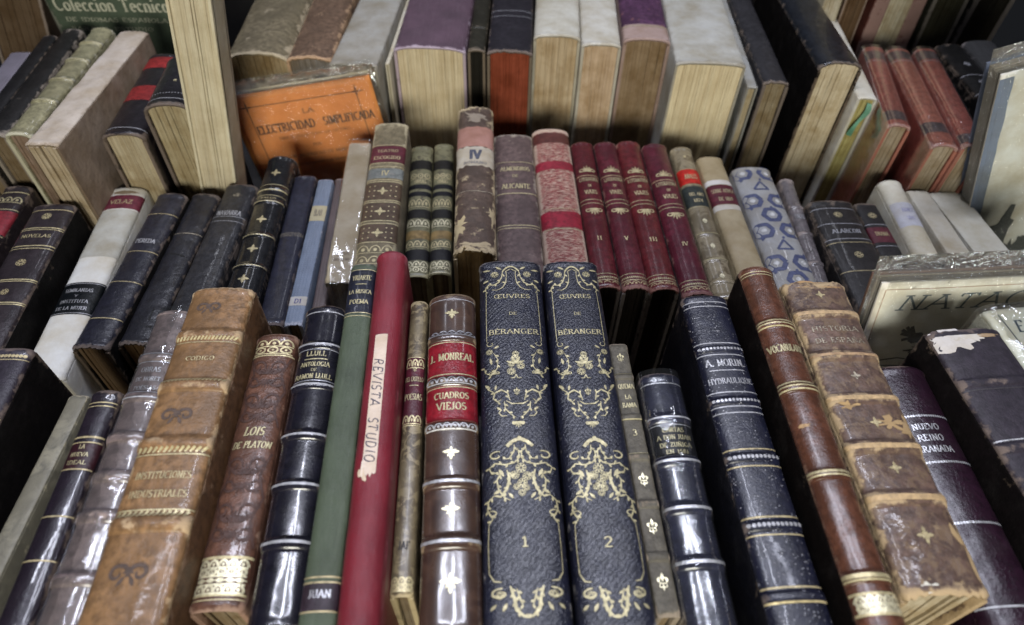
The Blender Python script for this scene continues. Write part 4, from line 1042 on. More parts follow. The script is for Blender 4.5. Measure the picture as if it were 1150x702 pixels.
 {'name': 'leather_book', 'lab': 'dark book with red spine label cut by the left edge, above the front books', 'p': (-0.283, 0.2233, -0.266), 'yaw': 0.022, 'W': 16.54, 'L': 115.7094, 'depth': 125.5, 'g': 'old books of the middle row', 'sag': 0.2, 'mat': ('leather', {'base': (0.035, 0.025, 0.03), 'scuff': 0.4, 'coat': 0.3}), 'deco': [('line', 6.83, 0.7, {'c': 'gold'}), ('lace', 11.04, 16.01, 1, {'c': 'pale', 'w': 0.7}), ('line', 22.52, 0.6, {'c': 'pale'}), ('label', 24.13, 43.51, (0.2, 0.02, 0.03), {}), ('line', 45.01, 0.6, {'c': 'gold'})], 'key': 'm1'},
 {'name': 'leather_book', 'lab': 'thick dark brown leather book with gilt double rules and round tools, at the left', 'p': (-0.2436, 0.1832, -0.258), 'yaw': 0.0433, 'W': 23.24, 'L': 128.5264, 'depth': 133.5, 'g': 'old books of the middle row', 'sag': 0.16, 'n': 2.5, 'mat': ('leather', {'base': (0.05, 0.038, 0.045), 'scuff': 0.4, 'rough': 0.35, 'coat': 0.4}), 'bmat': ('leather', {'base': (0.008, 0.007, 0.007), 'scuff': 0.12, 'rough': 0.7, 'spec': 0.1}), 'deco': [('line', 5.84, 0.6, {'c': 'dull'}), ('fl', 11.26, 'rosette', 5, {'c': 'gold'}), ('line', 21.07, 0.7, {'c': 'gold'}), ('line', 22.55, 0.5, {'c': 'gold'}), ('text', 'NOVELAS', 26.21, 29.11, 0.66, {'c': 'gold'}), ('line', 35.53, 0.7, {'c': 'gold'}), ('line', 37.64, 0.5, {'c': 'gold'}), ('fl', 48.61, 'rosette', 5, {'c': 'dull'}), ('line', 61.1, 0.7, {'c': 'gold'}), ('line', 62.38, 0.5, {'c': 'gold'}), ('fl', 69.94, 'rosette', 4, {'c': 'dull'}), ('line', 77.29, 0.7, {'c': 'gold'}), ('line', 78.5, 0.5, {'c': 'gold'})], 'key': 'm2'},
 {'name': 'paper_book', 'lab': 'white paper covered book with maroon band at head and black title label', 'p': (-0.2184, 0.1973, -0.272), 'yaw': 0.0334, 'W': 21.67, 'L': 146.9669, 'depth': 119.5, 'g': 'old books of the middle row', 'sag': 0.2, 'mat': ('paper', {'base': (0.6, 0.6, 0.58), 'stain': 0.25, 'rough': 0.5}), 'pages': (0.55, 0.47, 0.33), 'deco': [('patch', 5.52, 15, 3, (0.25, 0.2, 0.14), {'jag': 0.4}), ('label', 8.12, 20.83, (0.12, 0.02, 0.035), {'kw': {'scuff': 0.4}}), ('text', 'VELAZ', 12.41, 16.65, 0.6, {'c': 'dull'}), ('label', 21.66, 62.67, (0.4, 0.4, 0.37), {'m': 'paper', 'kw': {'stain': 0.7}, 'name': 'paper_patch'}), ('label', 82.92, 106.18, (0.01, 0.013, 0.016), {'kw': {'rough': 0.3, 'scuff': 0.1}}), ('text', 'SEMBLANZAS', 87.59, 90.23, 0.66, {'c': 'silver'}), ('text', 'Y', 92.2, 94.14, 0.07, {'c': 'silver'}), ('text', 'INSTITUTA', 95.76, 98.32, 0.66, {'c': 'silver'}), ('text', 'DE LA MUJER', 100.54, 103.06, 0.72, {'c': 'silver'}), ('line', 83.92, 0.4, {'c': 'silver'}), ('line', 105.25, 0.4, {'c': 'silver'})], 'key': 'm3'},
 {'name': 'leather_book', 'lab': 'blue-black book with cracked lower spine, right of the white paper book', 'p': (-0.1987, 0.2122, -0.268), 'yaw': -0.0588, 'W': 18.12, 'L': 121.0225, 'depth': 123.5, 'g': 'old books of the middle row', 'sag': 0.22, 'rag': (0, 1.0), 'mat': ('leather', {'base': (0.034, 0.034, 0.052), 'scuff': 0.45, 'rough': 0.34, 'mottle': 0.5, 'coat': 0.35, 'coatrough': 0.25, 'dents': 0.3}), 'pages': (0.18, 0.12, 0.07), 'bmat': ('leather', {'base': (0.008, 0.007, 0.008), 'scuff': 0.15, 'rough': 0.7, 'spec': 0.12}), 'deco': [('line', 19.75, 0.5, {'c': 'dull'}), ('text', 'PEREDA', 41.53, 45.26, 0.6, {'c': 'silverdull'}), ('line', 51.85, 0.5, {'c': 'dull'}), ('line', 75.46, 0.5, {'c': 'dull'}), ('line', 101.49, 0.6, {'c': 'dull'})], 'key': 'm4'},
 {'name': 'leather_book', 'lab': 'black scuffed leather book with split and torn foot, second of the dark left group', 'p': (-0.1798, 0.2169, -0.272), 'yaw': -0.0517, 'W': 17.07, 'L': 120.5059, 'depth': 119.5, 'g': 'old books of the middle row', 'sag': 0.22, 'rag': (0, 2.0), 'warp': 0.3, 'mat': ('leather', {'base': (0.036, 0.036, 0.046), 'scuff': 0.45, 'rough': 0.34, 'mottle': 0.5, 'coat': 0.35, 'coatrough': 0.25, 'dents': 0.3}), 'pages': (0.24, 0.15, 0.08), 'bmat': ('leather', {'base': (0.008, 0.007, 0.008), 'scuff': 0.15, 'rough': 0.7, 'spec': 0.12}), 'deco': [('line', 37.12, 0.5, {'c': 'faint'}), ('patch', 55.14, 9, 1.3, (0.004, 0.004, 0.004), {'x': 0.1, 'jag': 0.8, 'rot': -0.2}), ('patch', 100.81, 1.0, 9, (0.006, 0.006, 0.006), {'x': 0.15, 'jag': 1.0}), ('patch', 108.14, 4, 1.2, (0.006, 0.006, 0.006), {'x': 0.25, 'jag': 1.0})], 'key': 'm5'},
 {'name': 'leather_book', 'lab': 'grey-black dull leather book with faint lettering behind the tan volume', 'p': (-0.16, 0.2197, -0.272), 'yaw': -0.0525, 'W': 20.4, 'L': 126.7096, 'depth': 119.5, 'g': 'old books of the middle row', 'sag': 0.2, 'mat': ('leather', {'base': (0.05, 0.05, 0.058), 'scuff': 0.55, 'rough': 0.4, 'coat': 0.3, 'dents': 0.3}), 'deco': [('fl', 11.16, 'rosette', 4, {'c': 'faint'}), ('line', 31.35, 0.4, {'c': 'silverdull'}), ('text', 'NAVARRA', 25.59, 30.53, 0.7, {'c': 'silverdull'}), ('line', 35.39, 0.4, {'c': 'silverdull'})], 'key': 'm6'},
 {'name': 'leather_book', 'lab': 'shiny black book with raised bands and gilt leaf tools, above the brown tooled book', 'p': (-0.129, 0.2281, -0.262), 'yaw': 0.0009, 'W': 17.95, 'L': 134.1505, 'depth': 129.5, 'g': 'old books of the middle row', 'sag': 0.32, 'n': 2.0, 'mat': ('leather', {'base': (0.025, 0.026, 0.03), 'scuff': 0.3, 'rough': 0.25, 'coat': 0.9, 'mottle': 0.4}), 'bands': [(32.96, 2, 0.8), (44.71, 1.8, 0.7), (74.49, 2, 0.8), (98.79, 2, 0.8)], 'deco': [('fl', 18.07, 'cross', 6.5, {'c': 'gold'}), ('line', 29.52, 0.5, {'c': 'gold'}), ('line', 34.67, 0.5, {'c': 'gold'}), ('line', 39.73, 0.4, {'c': 'gold'}), ('line', 45.53, 0.5, {'c': 'gold'}), ('text', 'TASSO', 41.4, 43.89, 0.5, {'c': 'gold'}), ('fl', 61.54, 'cross', 6.5, {'c': 'gold'}), ('line', 75.24, 0.5, {'c': 'gold'}), ('fl', 86.19, 'cross', 6.5, {'c': 'gold'}), ('line', 99.48, 0.5, {'c': 'gold'}), ('fl', 109.54, 'cross', 6.5, {'c': 'gold'}), ('line', 119.25, 0.5, {'c': 'gold'})], 'key': 'm7'},
 {'name': 'cloth_book', 'lab': 'plain dark navy book with soft spine, right of the shiny black banded one', 'p': (-0.1116, 0.2253, -0.268), 'yaw': 0.0108, 'W': 13.26, 'L': 124.2579, 'depth': 123.5, 'g': 'old books of the middle row', 'sag': 0.2, 'n': 2.5, 'mat': ('leather', {'base': (0.04, 0.042, 0.07), 'scuff': 0.35, 'rough': 0.4, 'coat': 0.4}), 'deco': [('text', 'HISTORIA NATURAL', 29.27, 82.59, 0.25, {'c': 'faint', 'vert': 1})], 'key': 'm8'},
 {'name': 'cloth_book', 'lab': 'slim pale blue book with small white shelf label near its foot', 'p': (-0.1001, 0.2264, -0.27), 'yaw': 0.0005, 'W': 9.33, 'L': 121.4474, 'depth': 121.5, 'g': 'old books of the middle row', 'sag': 0.12, 'n': 2.8, 'mat': ('cloth', {'base': (0.15, 0.185, 0.25), 'rough': 0.5, 'scuff': 0.4}), 'pages': (0.2, 0.155, 0.1), 'rag': (0, 0.8), 'deco': [('label', 26.22, 40.14, (0.4, 0.36, 0.24), {'m': 'paper', 'psi': 0.3}), ('text', 'BLAU', 29.55, 36.11, 0.5, {'ink': (0.12, 0.1, 0.08)}), ('label', 101.43, 107.84, (0.5, 0.5, 0.5), {'m': 'paper', 'psi': 0.35}), ('text', 'D1', 103.04, 106.57, 0.4, {'ink': (0.05, 0.05, 0.2)})], 'key': 'm9'},
 {'name': 'cloth_book', 'lab': 'dull brown book under loose clear film, between the pale blue and the cream books', 'p': (-0.0898, 0.2324, -0.274), 'yaw': 0.0172, 'W': 6.84, 'L': 121.4442, 'depth': 117.5, 'g': 'old books of the middle row', 'sag': 0.15, 'n': 2.6, 'mat': ('cloth', {'base': (0.085, 0.062, 0.06), 'rough': 0.5, 'scuff': 0.4}), 'deco': [], 'key': 'm10'},
 {'name': 'paper_book', 'lab': 'narrow cream paper book in clear film beside the tall ornate book numbered IV', 'p': (-0.0787, 0.2513, -0.264), 'yaw': 0.0154, 'W': 14.48, 'L': 127.3155, 'depth': 127.5, 'g': 'old books of the middle row', 'sag': 0.08, 'n': 3.2, 'mat': ('paper', {'base': (0.5, 0.43, 0.33), 'stain': 0.5}), 'pages': (0.2, 0.155, 0.1), 'deco': [('text', 'VIDA', 104.24, 107.1, 0.5, {'ink': (0.12, 0.08, 0.06)}), ('text', 'DEL ALMA', 109.22, 111.33, 0.6, {'ink': (0.12, 0.08, 0.06)}), ('text', '1900', 116.19, 118.24, 0.4, {'ink': (0.12, 0.08, 0.06)})], 'wrap': {'crinkle': 0.1, 'amp': 0.35, 'off': 0.7, 'over': 4, 'haze': 0.005}, 'key': 'm11'},
 {'name': 'leather_book', 'lab': 'tall brown book numbered IV with dense gilt compartments, behind the crimson volume', 'p': (-0.0584, 0.2361, -0.252), 'yaw': 0.0044, 'W': 21.51, 'L': 147.3604, 'depth': 139.5, 'g': 'old books of the middle row', 'sag': 0.16, 'n': 2.6, 'rag': (0.8, 0), 'mat': ('leather', {'base': (0.17, 0.14, 0.085), 'scuff': 0.8, 'worn': (0.36, 0.31, 0.2), 'rough': 0.5}), 'bmat': ('leather', {'base': (0.2, 0.17, 0.12), 'scuff': 0.5}), 'deco': [('label', 26.07, 42.64, (0.1, 0.02, 0.03), {'kw': {'scuff': 0.4}}), ('text', 'TEATRO', 29.83, 32.62, 0.6, {'c': 'gold'}), ('text', 'ESCOGIDO', 36.3, 39.94, 0.75, {'c': 'gold'}), ('label', 48.86, 58.38, (0.17, 0.18, 0.17), {'kw': {'scuff': 0.8}}), ('text', 'IV', 51.05, 56.24, 0.2, {'c': 'gold'}), ('line', 25.12, 0.6, {'c': 'gold'}), ('line', 43.54, 0.6, {'c': 'gold'}), ('line', 47.09, 0.5, {'c': 'gold'}), ('line', 60.08, 0.6, {'c': 'gold'}), ('label', 62.62, 78.19, (0.09, 0.06, 0.04), {'kw': {'scuff': 0.4}, 'name': 'tooled_panel'}), ('fl', 70.51, 'cross', 7, {'c': 'gold'}), ('line', 61.78, 0.6, {'c': 'gold'}), ('line', 78.99, 0.6, {'c': 'gold'}), ('label', 81.37, 96.01, (0.09, 0.06, 0.04), {'kw': {'scuff': 0.4}, 'name': 'tooled_panel'}), ('fl', 88.78, 'cross', 7, {'c': 'gold'}), ('line', 80.58, 0.6, {'c': 'gold'}), ('line', 96.76, 0.6, {'c': 'gold'}), ('label', 99.74, 113.5, (0.09, 0.06, 0.04), {'kw': {'scuff': 0.4}, 'name': 'tooled_panel'}), ('fl', 106.7, 'cross', 7, {'c': 'gold'}), ('line', 99.0, 0.6, {'c': 'gold'}), ('line', 114.2, 0.6, {'c': 'gold'}), ('fl', 65.96, 'dot', 1.0, {'c': 'gold', 'x': -0.36}), ('fl', 65.96, 'dot', 1.0, {'c': 'gold', 'x': -0.22}), ('fl', 65.96, 'dot', 1.0, {'c': 'gold', 'x': 0.22}), ('fl', 65.96, 'dot', 1.0, {'c': 'gold', 'x': 0.36}), ('fl', 70.1, 'dot', 1.0, {'c': 'gold', 'x': -0.36}), ('fl', 70.1, 'dot', 1.0, {'c': 'gold', 'x': -0.22}), ('fl', 70.1, 'dot', 1.0, {'c': 'gold', 'x': 0.22}), ('fl', 70.1, 'dot', 1.0, {'c': 'gold', 'x': 0.36}), ('fl', 74.98, 'dot', 1.0, {'c': 'gold', 'x': -0.36}), ('fl', 74.98, 'dot', 1.0, {'c': 'gold', 'x': -0.22}), ('fl', 74.98, 'dot', 1.0, {'c': 'gold', 'x': 0.22}), ('fl', 74.98, 'dot', 1.0, {'c': 'gold', 'x': 0.36}), ('fl', 84.51, 'dot', 1.0, {'c': 'gold', 'x': -0.36}), ('fl', 84.51, 'dot', 1.0, {'c': 'gold', 'x': -0.22}), ('fl', 84.51, 'dot', 1.0, {'c': 'gold', 'x': 0.22}), ('fl', 84.51, 'dot', 1.0, {'c': 'gold', 'x': 0.36}), ('fl', 88.4, 'dot', 1.0, {'c': 'gold', 'x': -0.36}), ('fl', 88.4, 'dot', 1.0, {'c': 'gold', 'x': -0.22}), ('fl', 88.4, 'dot', 1.0, {'c': 'gold', 'x': 0.22}), ('fl', 88.4, 'dot', 1.0, {'c': 'gold', 'x': 0.36}), ('fl', 92.99, 'dot', 1.0, {'c': 'gold', 'x': -0.36}), ('fl', 92.99, 'dot', 1.0, {'c': 'gold', 'x': -0.22}), ('fl', 92.99, 'dot', 1.0, {'c': 'gold', 'x': 0.22}), ('fl', 92.99, 'dot', 1.0, {'c': 'gold', 'x': 0.36}), ('fl', 102.69, 'dot', 1.0, {'c': 'gold', 'x': -0.36}), ('fl', 102.69, 'dot', 1.0, {'c': 'gold', 'x': -0.22}), ('fl', 102.69, 'dot', 1.0, {'c': 'gold', 'x': 0.22}), ('fl', 102.69, 'dot', 1.0, {'c': 'gold', 'x': 0.36}), ('fl', 106.34, 'dot', 1.0, {'c': 'gold', 'x': -0.36}), ('fl', 106.34, 'dot', 1.0, {'c': 'gold', 'x': -0.22}), ('fl', 106.34, 'dot', 1.0, {'c': 'gold', 'x': 0.22}), ('fl', 106.34, 'dot', 1.0, {'c': 'gold', 'x': 0.36}), ('fl', 110.66, 'dot', 1.0, {'c': 'gold', 'x': -0.36}), ('fl', 110.66, 'dot', 1.0, {'c': 'gold', 'x': -0.22}), ('fl', 110.66, 'dot', 1.0, {'c': 'gold', 'x': 0.22}), ('fl', 110.66, 'dot', 1.0, {'c': 'gold', 'x': 0.36}), ('lace', 116.31, 122.54, 1, {'c': 'gold', 'w': 0.6}), ('lace', 124.58, 130.62, 1, {'c': 'gold', 'w': 0.6})], 'key': 'm12'},
 {'name': 'marbled_book', 'lab': 'small olive book, left one of the pair, with black and gilt bands', 'p': (-0.0385, 0.2625, -0.272), 'yaw': 0.0189, 'W': 14.43, 'L': 123.5, 'depth': 119.5, 'g': 'pair of small olive and black banded books', 'sag': 0.26, 'mat': ('marble', {'base': (0.17, 0.16, 0.09), 'spot': (0.07, 0.06, 0.035), 'rough': 0.45}), 'deco': [('label', 16.5, 26.12, (0.02, 0.018, 0.016), {'name': 'black_band'}), ('lace', 29.89, 36.39, 1, {'c': 'gold', 'w': 0.6, 's': 1}), ('label', 41.87, 46.36, (0.014, 0.014, 0.02), {'name': 'black_band'}), ('text', 'OBRAS', 37.31, 40.96, 0.5, {'c': 'gold'}), ('label', 49.03, 53.42, (0.014, 0.014, 0.02), {'name': 'black_band'}), ('lace', 56.03, 63.73, 1, {'c': 'gold', 'w': 0.6}), ('label', 66.26, 74.54, (0.02, 0.018, 0.016), {'name': 'black_band'}), ('lace', 75.36, 81.81, 1, {'c': 'bright', 'w': 0.8}), ('label', 85.78, 92.79, (0.22, 0.15, 0.06), {'name': 'tan_band'}), ('lace', 94.32, 99.64, 1, {'c': 'gold', 'w': 0.7}), ('label', 101.89, 110.73, (0.016, 0.015, 0.018), {'name': 'black_band'}), ('lace', 111.45, 120.71, 2, {'c': 'bright', 'w': 0.7})], 'pages': (0.2, 0.155, 0.1), 'key': 'm13'},
 {'name': 'marbled_book', 'lab': 'small olive book, right one of the pair, with black and gilt bands', 'p': (-0.0248, 0.2624, -0.27), 'yaw': 0.0086, 'W': 12.44, 'L': 123.1545, 'depth': 121.5, 'g': 'pair of small olive and black banded books', 'sag': 0.26, 'mat': ('marble', {'base': (0.17, 0.16, 0.09), 'spot': (0.07, 0.06, 0.035), 'rough': 0.45}), 'deco': [('label', 18.94, 28.5, (0.02, 0.018, 0.016), {'name': 'black_band'}), ('lace', 32.24, 38.7, 1, {'c': 'gold', 'w': 0.6, 's': 1}), ('label', 44.14, 48.6, (0.014, 0.014, 0.02), {'name': 'black_band'}), ('text', 'OBRAS', 39.62, 43.24, 0.5, {'c': 'gold'}), ('label', 51.25, 55.62, (0.014, 0.014, 0.02), {'name': 'black_band'}), ('lace', 58.21, 65.86, 1, {'c': 'gold', 'w': 0.6}), ('label', 68.37, 76.6, (0.02, 0.018, 0.016), {'name': 'black_band'}), ('lace', 77.41, 83.82, 1, {'c': 'bright', 'w': 0.8}), ('label', 87.76, 94.72, (0.22, 0.15, 0.06), {'name': 'tan_band'}), ('lace', 96.25, 101.53, 1, {'c': 'gold', 'w': 0.7}), ('label', 103.77, 112.54, (0.016, 0.015, 0.018), {'name': 'black_band'}), ('lace', 113.26, 122.46, 2, {'c': 'bright', 'w': 0.7})], 'pages': (0.2, 0.155, 0.1), 'key': 'm14'},
 {'name': 'leather_book', 'lab': 'badly torn brown book with pink and white patches at head, exposed tan lining at foot', 'p': (-0.0047, 0.2568, -0.248), 'yaw': -0.0055, 'W': 23.06, 'L': 139.8455, 'depth': 143.5, 'g': 'old books of the middle row', 'sag': 0.26, 'n': 2.2, 'rag': (3.0, 3.2), 'warp': 0.7, 'mat': ('leather', {'base': (0.085, 0.058, 0.045), 'worn': (0.4, 0.32, 0.2), 'scuff': 0.75, 'rough': 0.5, 'mottle': 0.8}), 'pages': (0.36, 0.26, 0.14), 'rec': 4, 'pdirt': 0.8, 'deco': [('patch', 13.14, 15, 10, (0.25, 0.21, 0.17), {'jag': 0.8}), ('label', 24.29, 45.52, (0.34, 0.18, 0.15), {'m': 'paper', 'edge': 1.2, 'kw': {'stain': 0.6}, 'name': 'paper_patch'}), ('label', 45.99, 65.43, (0.44, 0.41, 0.36), {'m': 'paper', 'edge': 1.4, 'name': 'paper_patch'}), ('text', 'IV', 49.24, 59.23, 0.3, {'ink': (0.05, 0.055, 0.08), 'wt': 0.3}), ('text', 'ROMANO', 61.01, 63.67, 0.6, {'ink': (0.08, 0.08, 0.1)}), ('patch', 118.34, 9, 16, (0.4, 0.33, 0.2), {'x': -0.4, 'jag': 1.0}), ('patch', 135.4, 24, 6, (0.36, 0.29, 0.18), {'jag': 1.0}), ('line', 89.04, 0.5, {'c': 'faint'}), ('patch', 109.4, 4, 14, (0.36, 0.29, 0.18), {'x': 0.46, 'jag': 1.0})], 'key': 'm15'},
 {'name': 'leather_book', 'lab': 'dull mauve-brown book with thin gilt rules, right of the torn patched book', 'p': (0.021, 0.2544, -0.268), 'yaw': -0.0015, 'W': 26.72, 'L': 138.6443, 'depth': 123.5, 'g': 'old books of the middle row', 'sag': 0.17, 'n': 2.5, 'mat': ('leather', {'base': (0.11, 0.075, 0.07), 'scuff': 0.6, 'rough': 0.5, 'worn': (0.3, 0.25, 0.2)}), 'deco': [('line', 31.66, 0.5, {'c': 'gold'}), ('text', 'ALMENDROS', 36.43, 41.13, 0.7, {'c': 'gold'}), ('text', 'DE', 44.84, 47.6, 0.14, {'c': 'gold'}), ('text', 'ALICANTE', 53.94, 59.28, 0.66, {'c': 'gold'}), ('line', 63.67, 0.8, {'c': 'gold'}), ('line', 93.56, 0.7, {'c': 'gold'}), ('line', 95.93, 0.5, {'c': 'gold'})], 'key': 'm16'},
 {'name': 'cloth_book', 'lab': 'faded red and pinkish rubbed book with crosswise pale wear, left of the burgundy set', 'p': (0.0472, 0.2506, -0.264), 'yaw': 0.0008, 'W': 24.65, 'L': 143.1977, 'depth': 127.5, 'g': 'old books of the middle row', 'sag': 0.22, 'n': 2.3, 'mat': ('leather', {'base': (0.19, 0.032, 0.033), 'worn': (0.42, 0.31, 0.24), 'scuff': 1.15, 'rough': 0.6, 'streak': (2.2, 15, 2.2), 'mottle': 0.4}), 'deco': [('label', 5.27, 16.56, (0.1, 0.03, 0.025), {'kw': {'scuff': 0.5}, 'name': 'dark_head_band'}), ('label', 86.42, 100.74, (0.24, 0.015, 0.03), {'kw': {'scuff': 0.2}, 'name': 'red_band'}), ('rope', 102.29, 1.0, {'c': 'pale', 'den': 1.0}), ('rope', 83.96, 1.0, {'c': 'pale', 'den': 1.0}), ('label', 37.14, 45.58, (0.24, 0.02, 0.035), {'kw': {'scuff': 0.4}, 'name': 'red_band'})], 'key': 'm17'},
 {'name': 'leather_book', 'lab': 'burgundy gilt volume numbered II, leftmost of the four alike', 'p': (0.0688, 0.2503, -0.27), 'yaw': 0.0004, 'W': 15.26, 'L': 136.9209, 'depth': 121.5, 'g': 'four matching burgundy volumes', 'sag': 0.3, 'n': 2.1, 'rag': (0.8, 0.3), 'mat': ('leather', {'base': (0.086, 0.0115, 0.017), 'scuff': 0.22, 'rough': 0.3, 'coat': 0.45, 'mottle': 0.6, 'coatrough': 0.2}), 'bmat': ('cloth', {'base': (0.008, 0.005, 0.006)}), 'pages': (0.018, 0.013, 0.01), 'deco': [('fl', 31.3, 'palm', 8.5, {'c': 'gold'}), ('line', 37.88, 0.5, {'c': 'gold'}), ('text', 'LITERATURA', 39.74, 43.87, 0.76, {'c': 'pale'}), ('text', 'DE', 47.06, 49.76, 0.14, {'c': 'gold'}), ('text', 'VIAJES', 52.44, 56.86, 0.5, {'c': 'gold'}), ('line', 62.09, 0.5, {'c': 'pale'}), ('line', 65.53, 0.5, {'c': 'pale'}), ('fl', 73.13, 'palmdown', 8.5, {'c': 'gold'}), ('text', 'II', 95.67, 99.53, 0.2, {'c': 'gold'}), ('line', 126.62, 0.4, {'c': 'pale'}), ('rope', 129.4, 1.3, {'c': 'pale', 'slant': 1, 'den': 0.8}), ('line', 131.47, 0.5, {'c': 'pale'}), ('lace', 132.16, 135.57, 1, {'c': 'dull', 'w': 0.5})], 'key': 'bur0'},  # boards and pages near black: shade of the gap below put into colour
 {'name': 'leather_book', 'lab': 'burgundy gilt volume numbered V, second from left of the four alike', 'p': (0.0843, 0.2475, -0.2685), 'yaw': -0.0009, 'W': 15.13, 'L': 137.3374, 'depth': 123.0, 'g': 'four matching burgundy volumes', 'sag': 0.3, 'n': 2.1, 'rag': (0.8, 0.9), 'mat': ('leather', {'base': (0.078, 0.012, 0.02), 'scuff': 0.42, 'rough': 0.3, 'coat': 0.3, 'mottle': 0.6, 'coatrough': 0.2}), 'bmat': ('cloth', {'base': (0.008, 0.005, 0.006)}), 'pages': (0.018, 0.013, 0.01), 'deco': [('fl', 31.18, 'palm', 8.5, {'c': 'gold'}), ('line', 37.73, 0.5, {'c': 'gold'}), ('text', 'LITERATURA', 39.57, 43.69, 0.76, {'c': 'pale'}), ('text', 'DE', 46.86, 49.56, 0.14, {'c': 'gold'}), ('text', 'VIAJES', 52.23, 56.63, 0.5, {'c': 'gold'}), ('line', 61.83, 0.5, {'c': 'pale'}), ('line', 65.25, 0.5, {'c': 'pale'}), ('fl', 72.82, 'palmdown', 8.5, {'c': 'gold'}), ('text', 'V', 95.26, 99.1, 0.13, {'c': 'gold'}), ('line', 126.07, 0.4, {'c': 'pale'}), ('rope', 128.84, 1.3, {'c': 'pale', 'slant': 1, 'den': 0.8}), ('line', 130.91, 0.5, {'c': 'pale'}), ('lace', 131.59, 134.98, 1, {'c': 'dull', 'w': 0.5})], 'key': 'bur1'},  # gap shade painted into boards and pages, as on volume II
 {'name': 'leather_book', 'lab': 'burgundy gilt volume numbered III, third from left of the four alike', 'p': (0.1005, 0.2478, -0.2695), 'yaw': -0.0015, 'W': 16.7, 'L': 139.4089, 'depth': 122.0, 'g': 'four matching burgundy volumes', 'sag': 0.3, 'n': 2.1, 'rag': (0.8, 0.2), 'mat': ('leather', {'base': (0.092, 0.0125, 0.016), 'scuff': 0.28, 'rough': 0.3, 'coat': 0.5, 'mottle': 0.6, 'coatrough': 0.2}), 'bmat': ('cloth', {'base': (0.008, 0.005, 0.006)}), 'pages': (0.018, 0.013, 0.01), 'deco': [('fl', 33.34, 'palm', 8.5, {'c': 'gold'}), ('line', 39.9, 0.5, {'c': 'gold'}), ('text', 'LITERATURA', 41.75, 45.88, 0.76, {'c': 'pale'}), ('text', 'DE', 49.06, 51.75, 0.14, {'c': 'gold'}), ('text', 'VIAJES', 54.43, 58.84, 0.5, {'c': 'gold'}), ('line', 64.06, 0.5, {'c': 'pale'}), ('line', 67.49, 0.5, {'c': 'pale'}), ('fl', 75.07, 'palmdown', 8.5, {'c': 'gold'}), ('text', 'III', 97.8, 101.65, 0.27, {'c': 'gold'}), ('line', 128.8, 0.4, {'c': 'pale'}), ('rope', 131.58, 1.3, {'c': 'pale', 'slant': 1, 'den': 0.8}), ('line', 133.64, 0.5, {'c': 'pale'}), ('lace', 134.33, 137.72, 1, {'c': 'dull', 'w': 0.5})], 'key': 'bur2'},  # boards and pages carry the painted shade of the unlit gap
 {'name': 'leather_book', 'lab': 'burgundy gilt volume numbered IV, rightmost of the four alike', 'p': (0.1179, 0.2421, -0.268), 'yaw': 0.0001, 'W': 17.03, 'L': 139.7202, 'depth': 123.5, 'g': 'four matching burgundy volumes', 'sag': 0.3, 'n': 2.1, 'rag': (0.8, 0.6), 'mat': ('leather', {'base': (0.08, 0.0115, 0.022), 'scuff': 0.34, 'rough': 0.3, 'coat': 0.4, 'mottle': 0.6, 'coatrough': 0.2}), 'bmat': ('cloth', {'base': (0.008, 0.005, 0.006)}), 'pages': (0.018, 0.013, 0.01), 'deco': [('fl', 33.86, 'palm', 8.5, {'c': 'gold'}), ('line', 40.33, 0.5, {'c': 'gold'}), ('text', 'LITERATURA', 42.15, 46.22, 0.76, {'c': 'pale'}), ('text', 'DE', 49.34, 52.0, 0.14, {'c': 'gold'}), ('text', 'VIAJES', 54.64, 58.98, 0.5, {'c': 'gold'}), ('line', 64.12, 0.5, {'c': 'pale'}), ('line', 67.5, 0.5, {'c': 'pale'}), ('fl', 74.97, 'palmdown', 8.5, {'c': 'gold'}), ('text', 'IV', 98.28, 102.06, 0.2, {'c': 'gold'}), ('line', 129.31, 0.4, {'c': 'pale'}), ('rope', 132.03, 1.3, {'c': 'pale', 'slant': 1, 'den': 0.8}), ('line', 134.06, 0.5, {'c': 'pale'}), ('lace', 134.73, 138.07, 1, {'c': 'dull', 'w': 0.5})], 'key': 'bur3'},  # dark boards and pages again paint in the shade at the foot
 {'name': 'vellum_book', 'lab': 'olive vellum book with scarlet and green labels and gilt diamonds, right of the burgundy set', 'p': (0.1343, 0.2402, -0.27), 'yaw': -0.0169, 'W': 14.43, 'L': 140.1594, 'depth': 121.5, 'g': 'old books of the middle row', 'sag': 0.3, 'n': 2.1, 'mat': ('marble', {'base': (0.24, 0.2, 0.13), 'spot': (0.11, 0.085, 0.05), 'scale': 90, 'coat': 0.7, 'rough': 0.3}), 'bands': [(87.66, 1.8, 0.6), (109.64, 1.8, 0.6), (126.67, 1.8, 0.6)], 'deco': [('fl', 11.7, 'diamond', 2.5, {'c': 'gold'}), ('label', 25.32, 40.24, (0.42, 0.02, 0.015), {'kw': {'scuff': 0.15, 'rough': 0.3}}), ('text', 'ANALES', 30.06, 35.65, 0.55, {'c': 'gold'}), ('line', 24.85, 0.4, {'c': 'pale'}), ('line', 41.16, 0.5, {'c': 'pale'}), ('label', 42.97, 62.29, (0.055, 0.07, 0.065), {'kw': {'scuff': 0.2}}), ('text', 'DEL AÑO', 49.24, 52.77, 0.6, {'c': 'gold'}), ('text', '1824', 55.39, 58.86, 0.4, {'c': 'gold'}), ('line', 63.14, 0.5, {'c': 'pale'}), ('fl', 76.45, 'diamond', 4.5, {'c': 'bright'}), ('line', 87.66, 0.6, {'c': 'pale'}), ('fl', 98.47, 'diamond', 4.5, {'c': 'bright'}), ('line', 109.64, 0.6, {'c': 'pale'}), ('fl', 123.2, 'diamond', 4.5, {'c': 'bright'})], 'key': 'm22'},
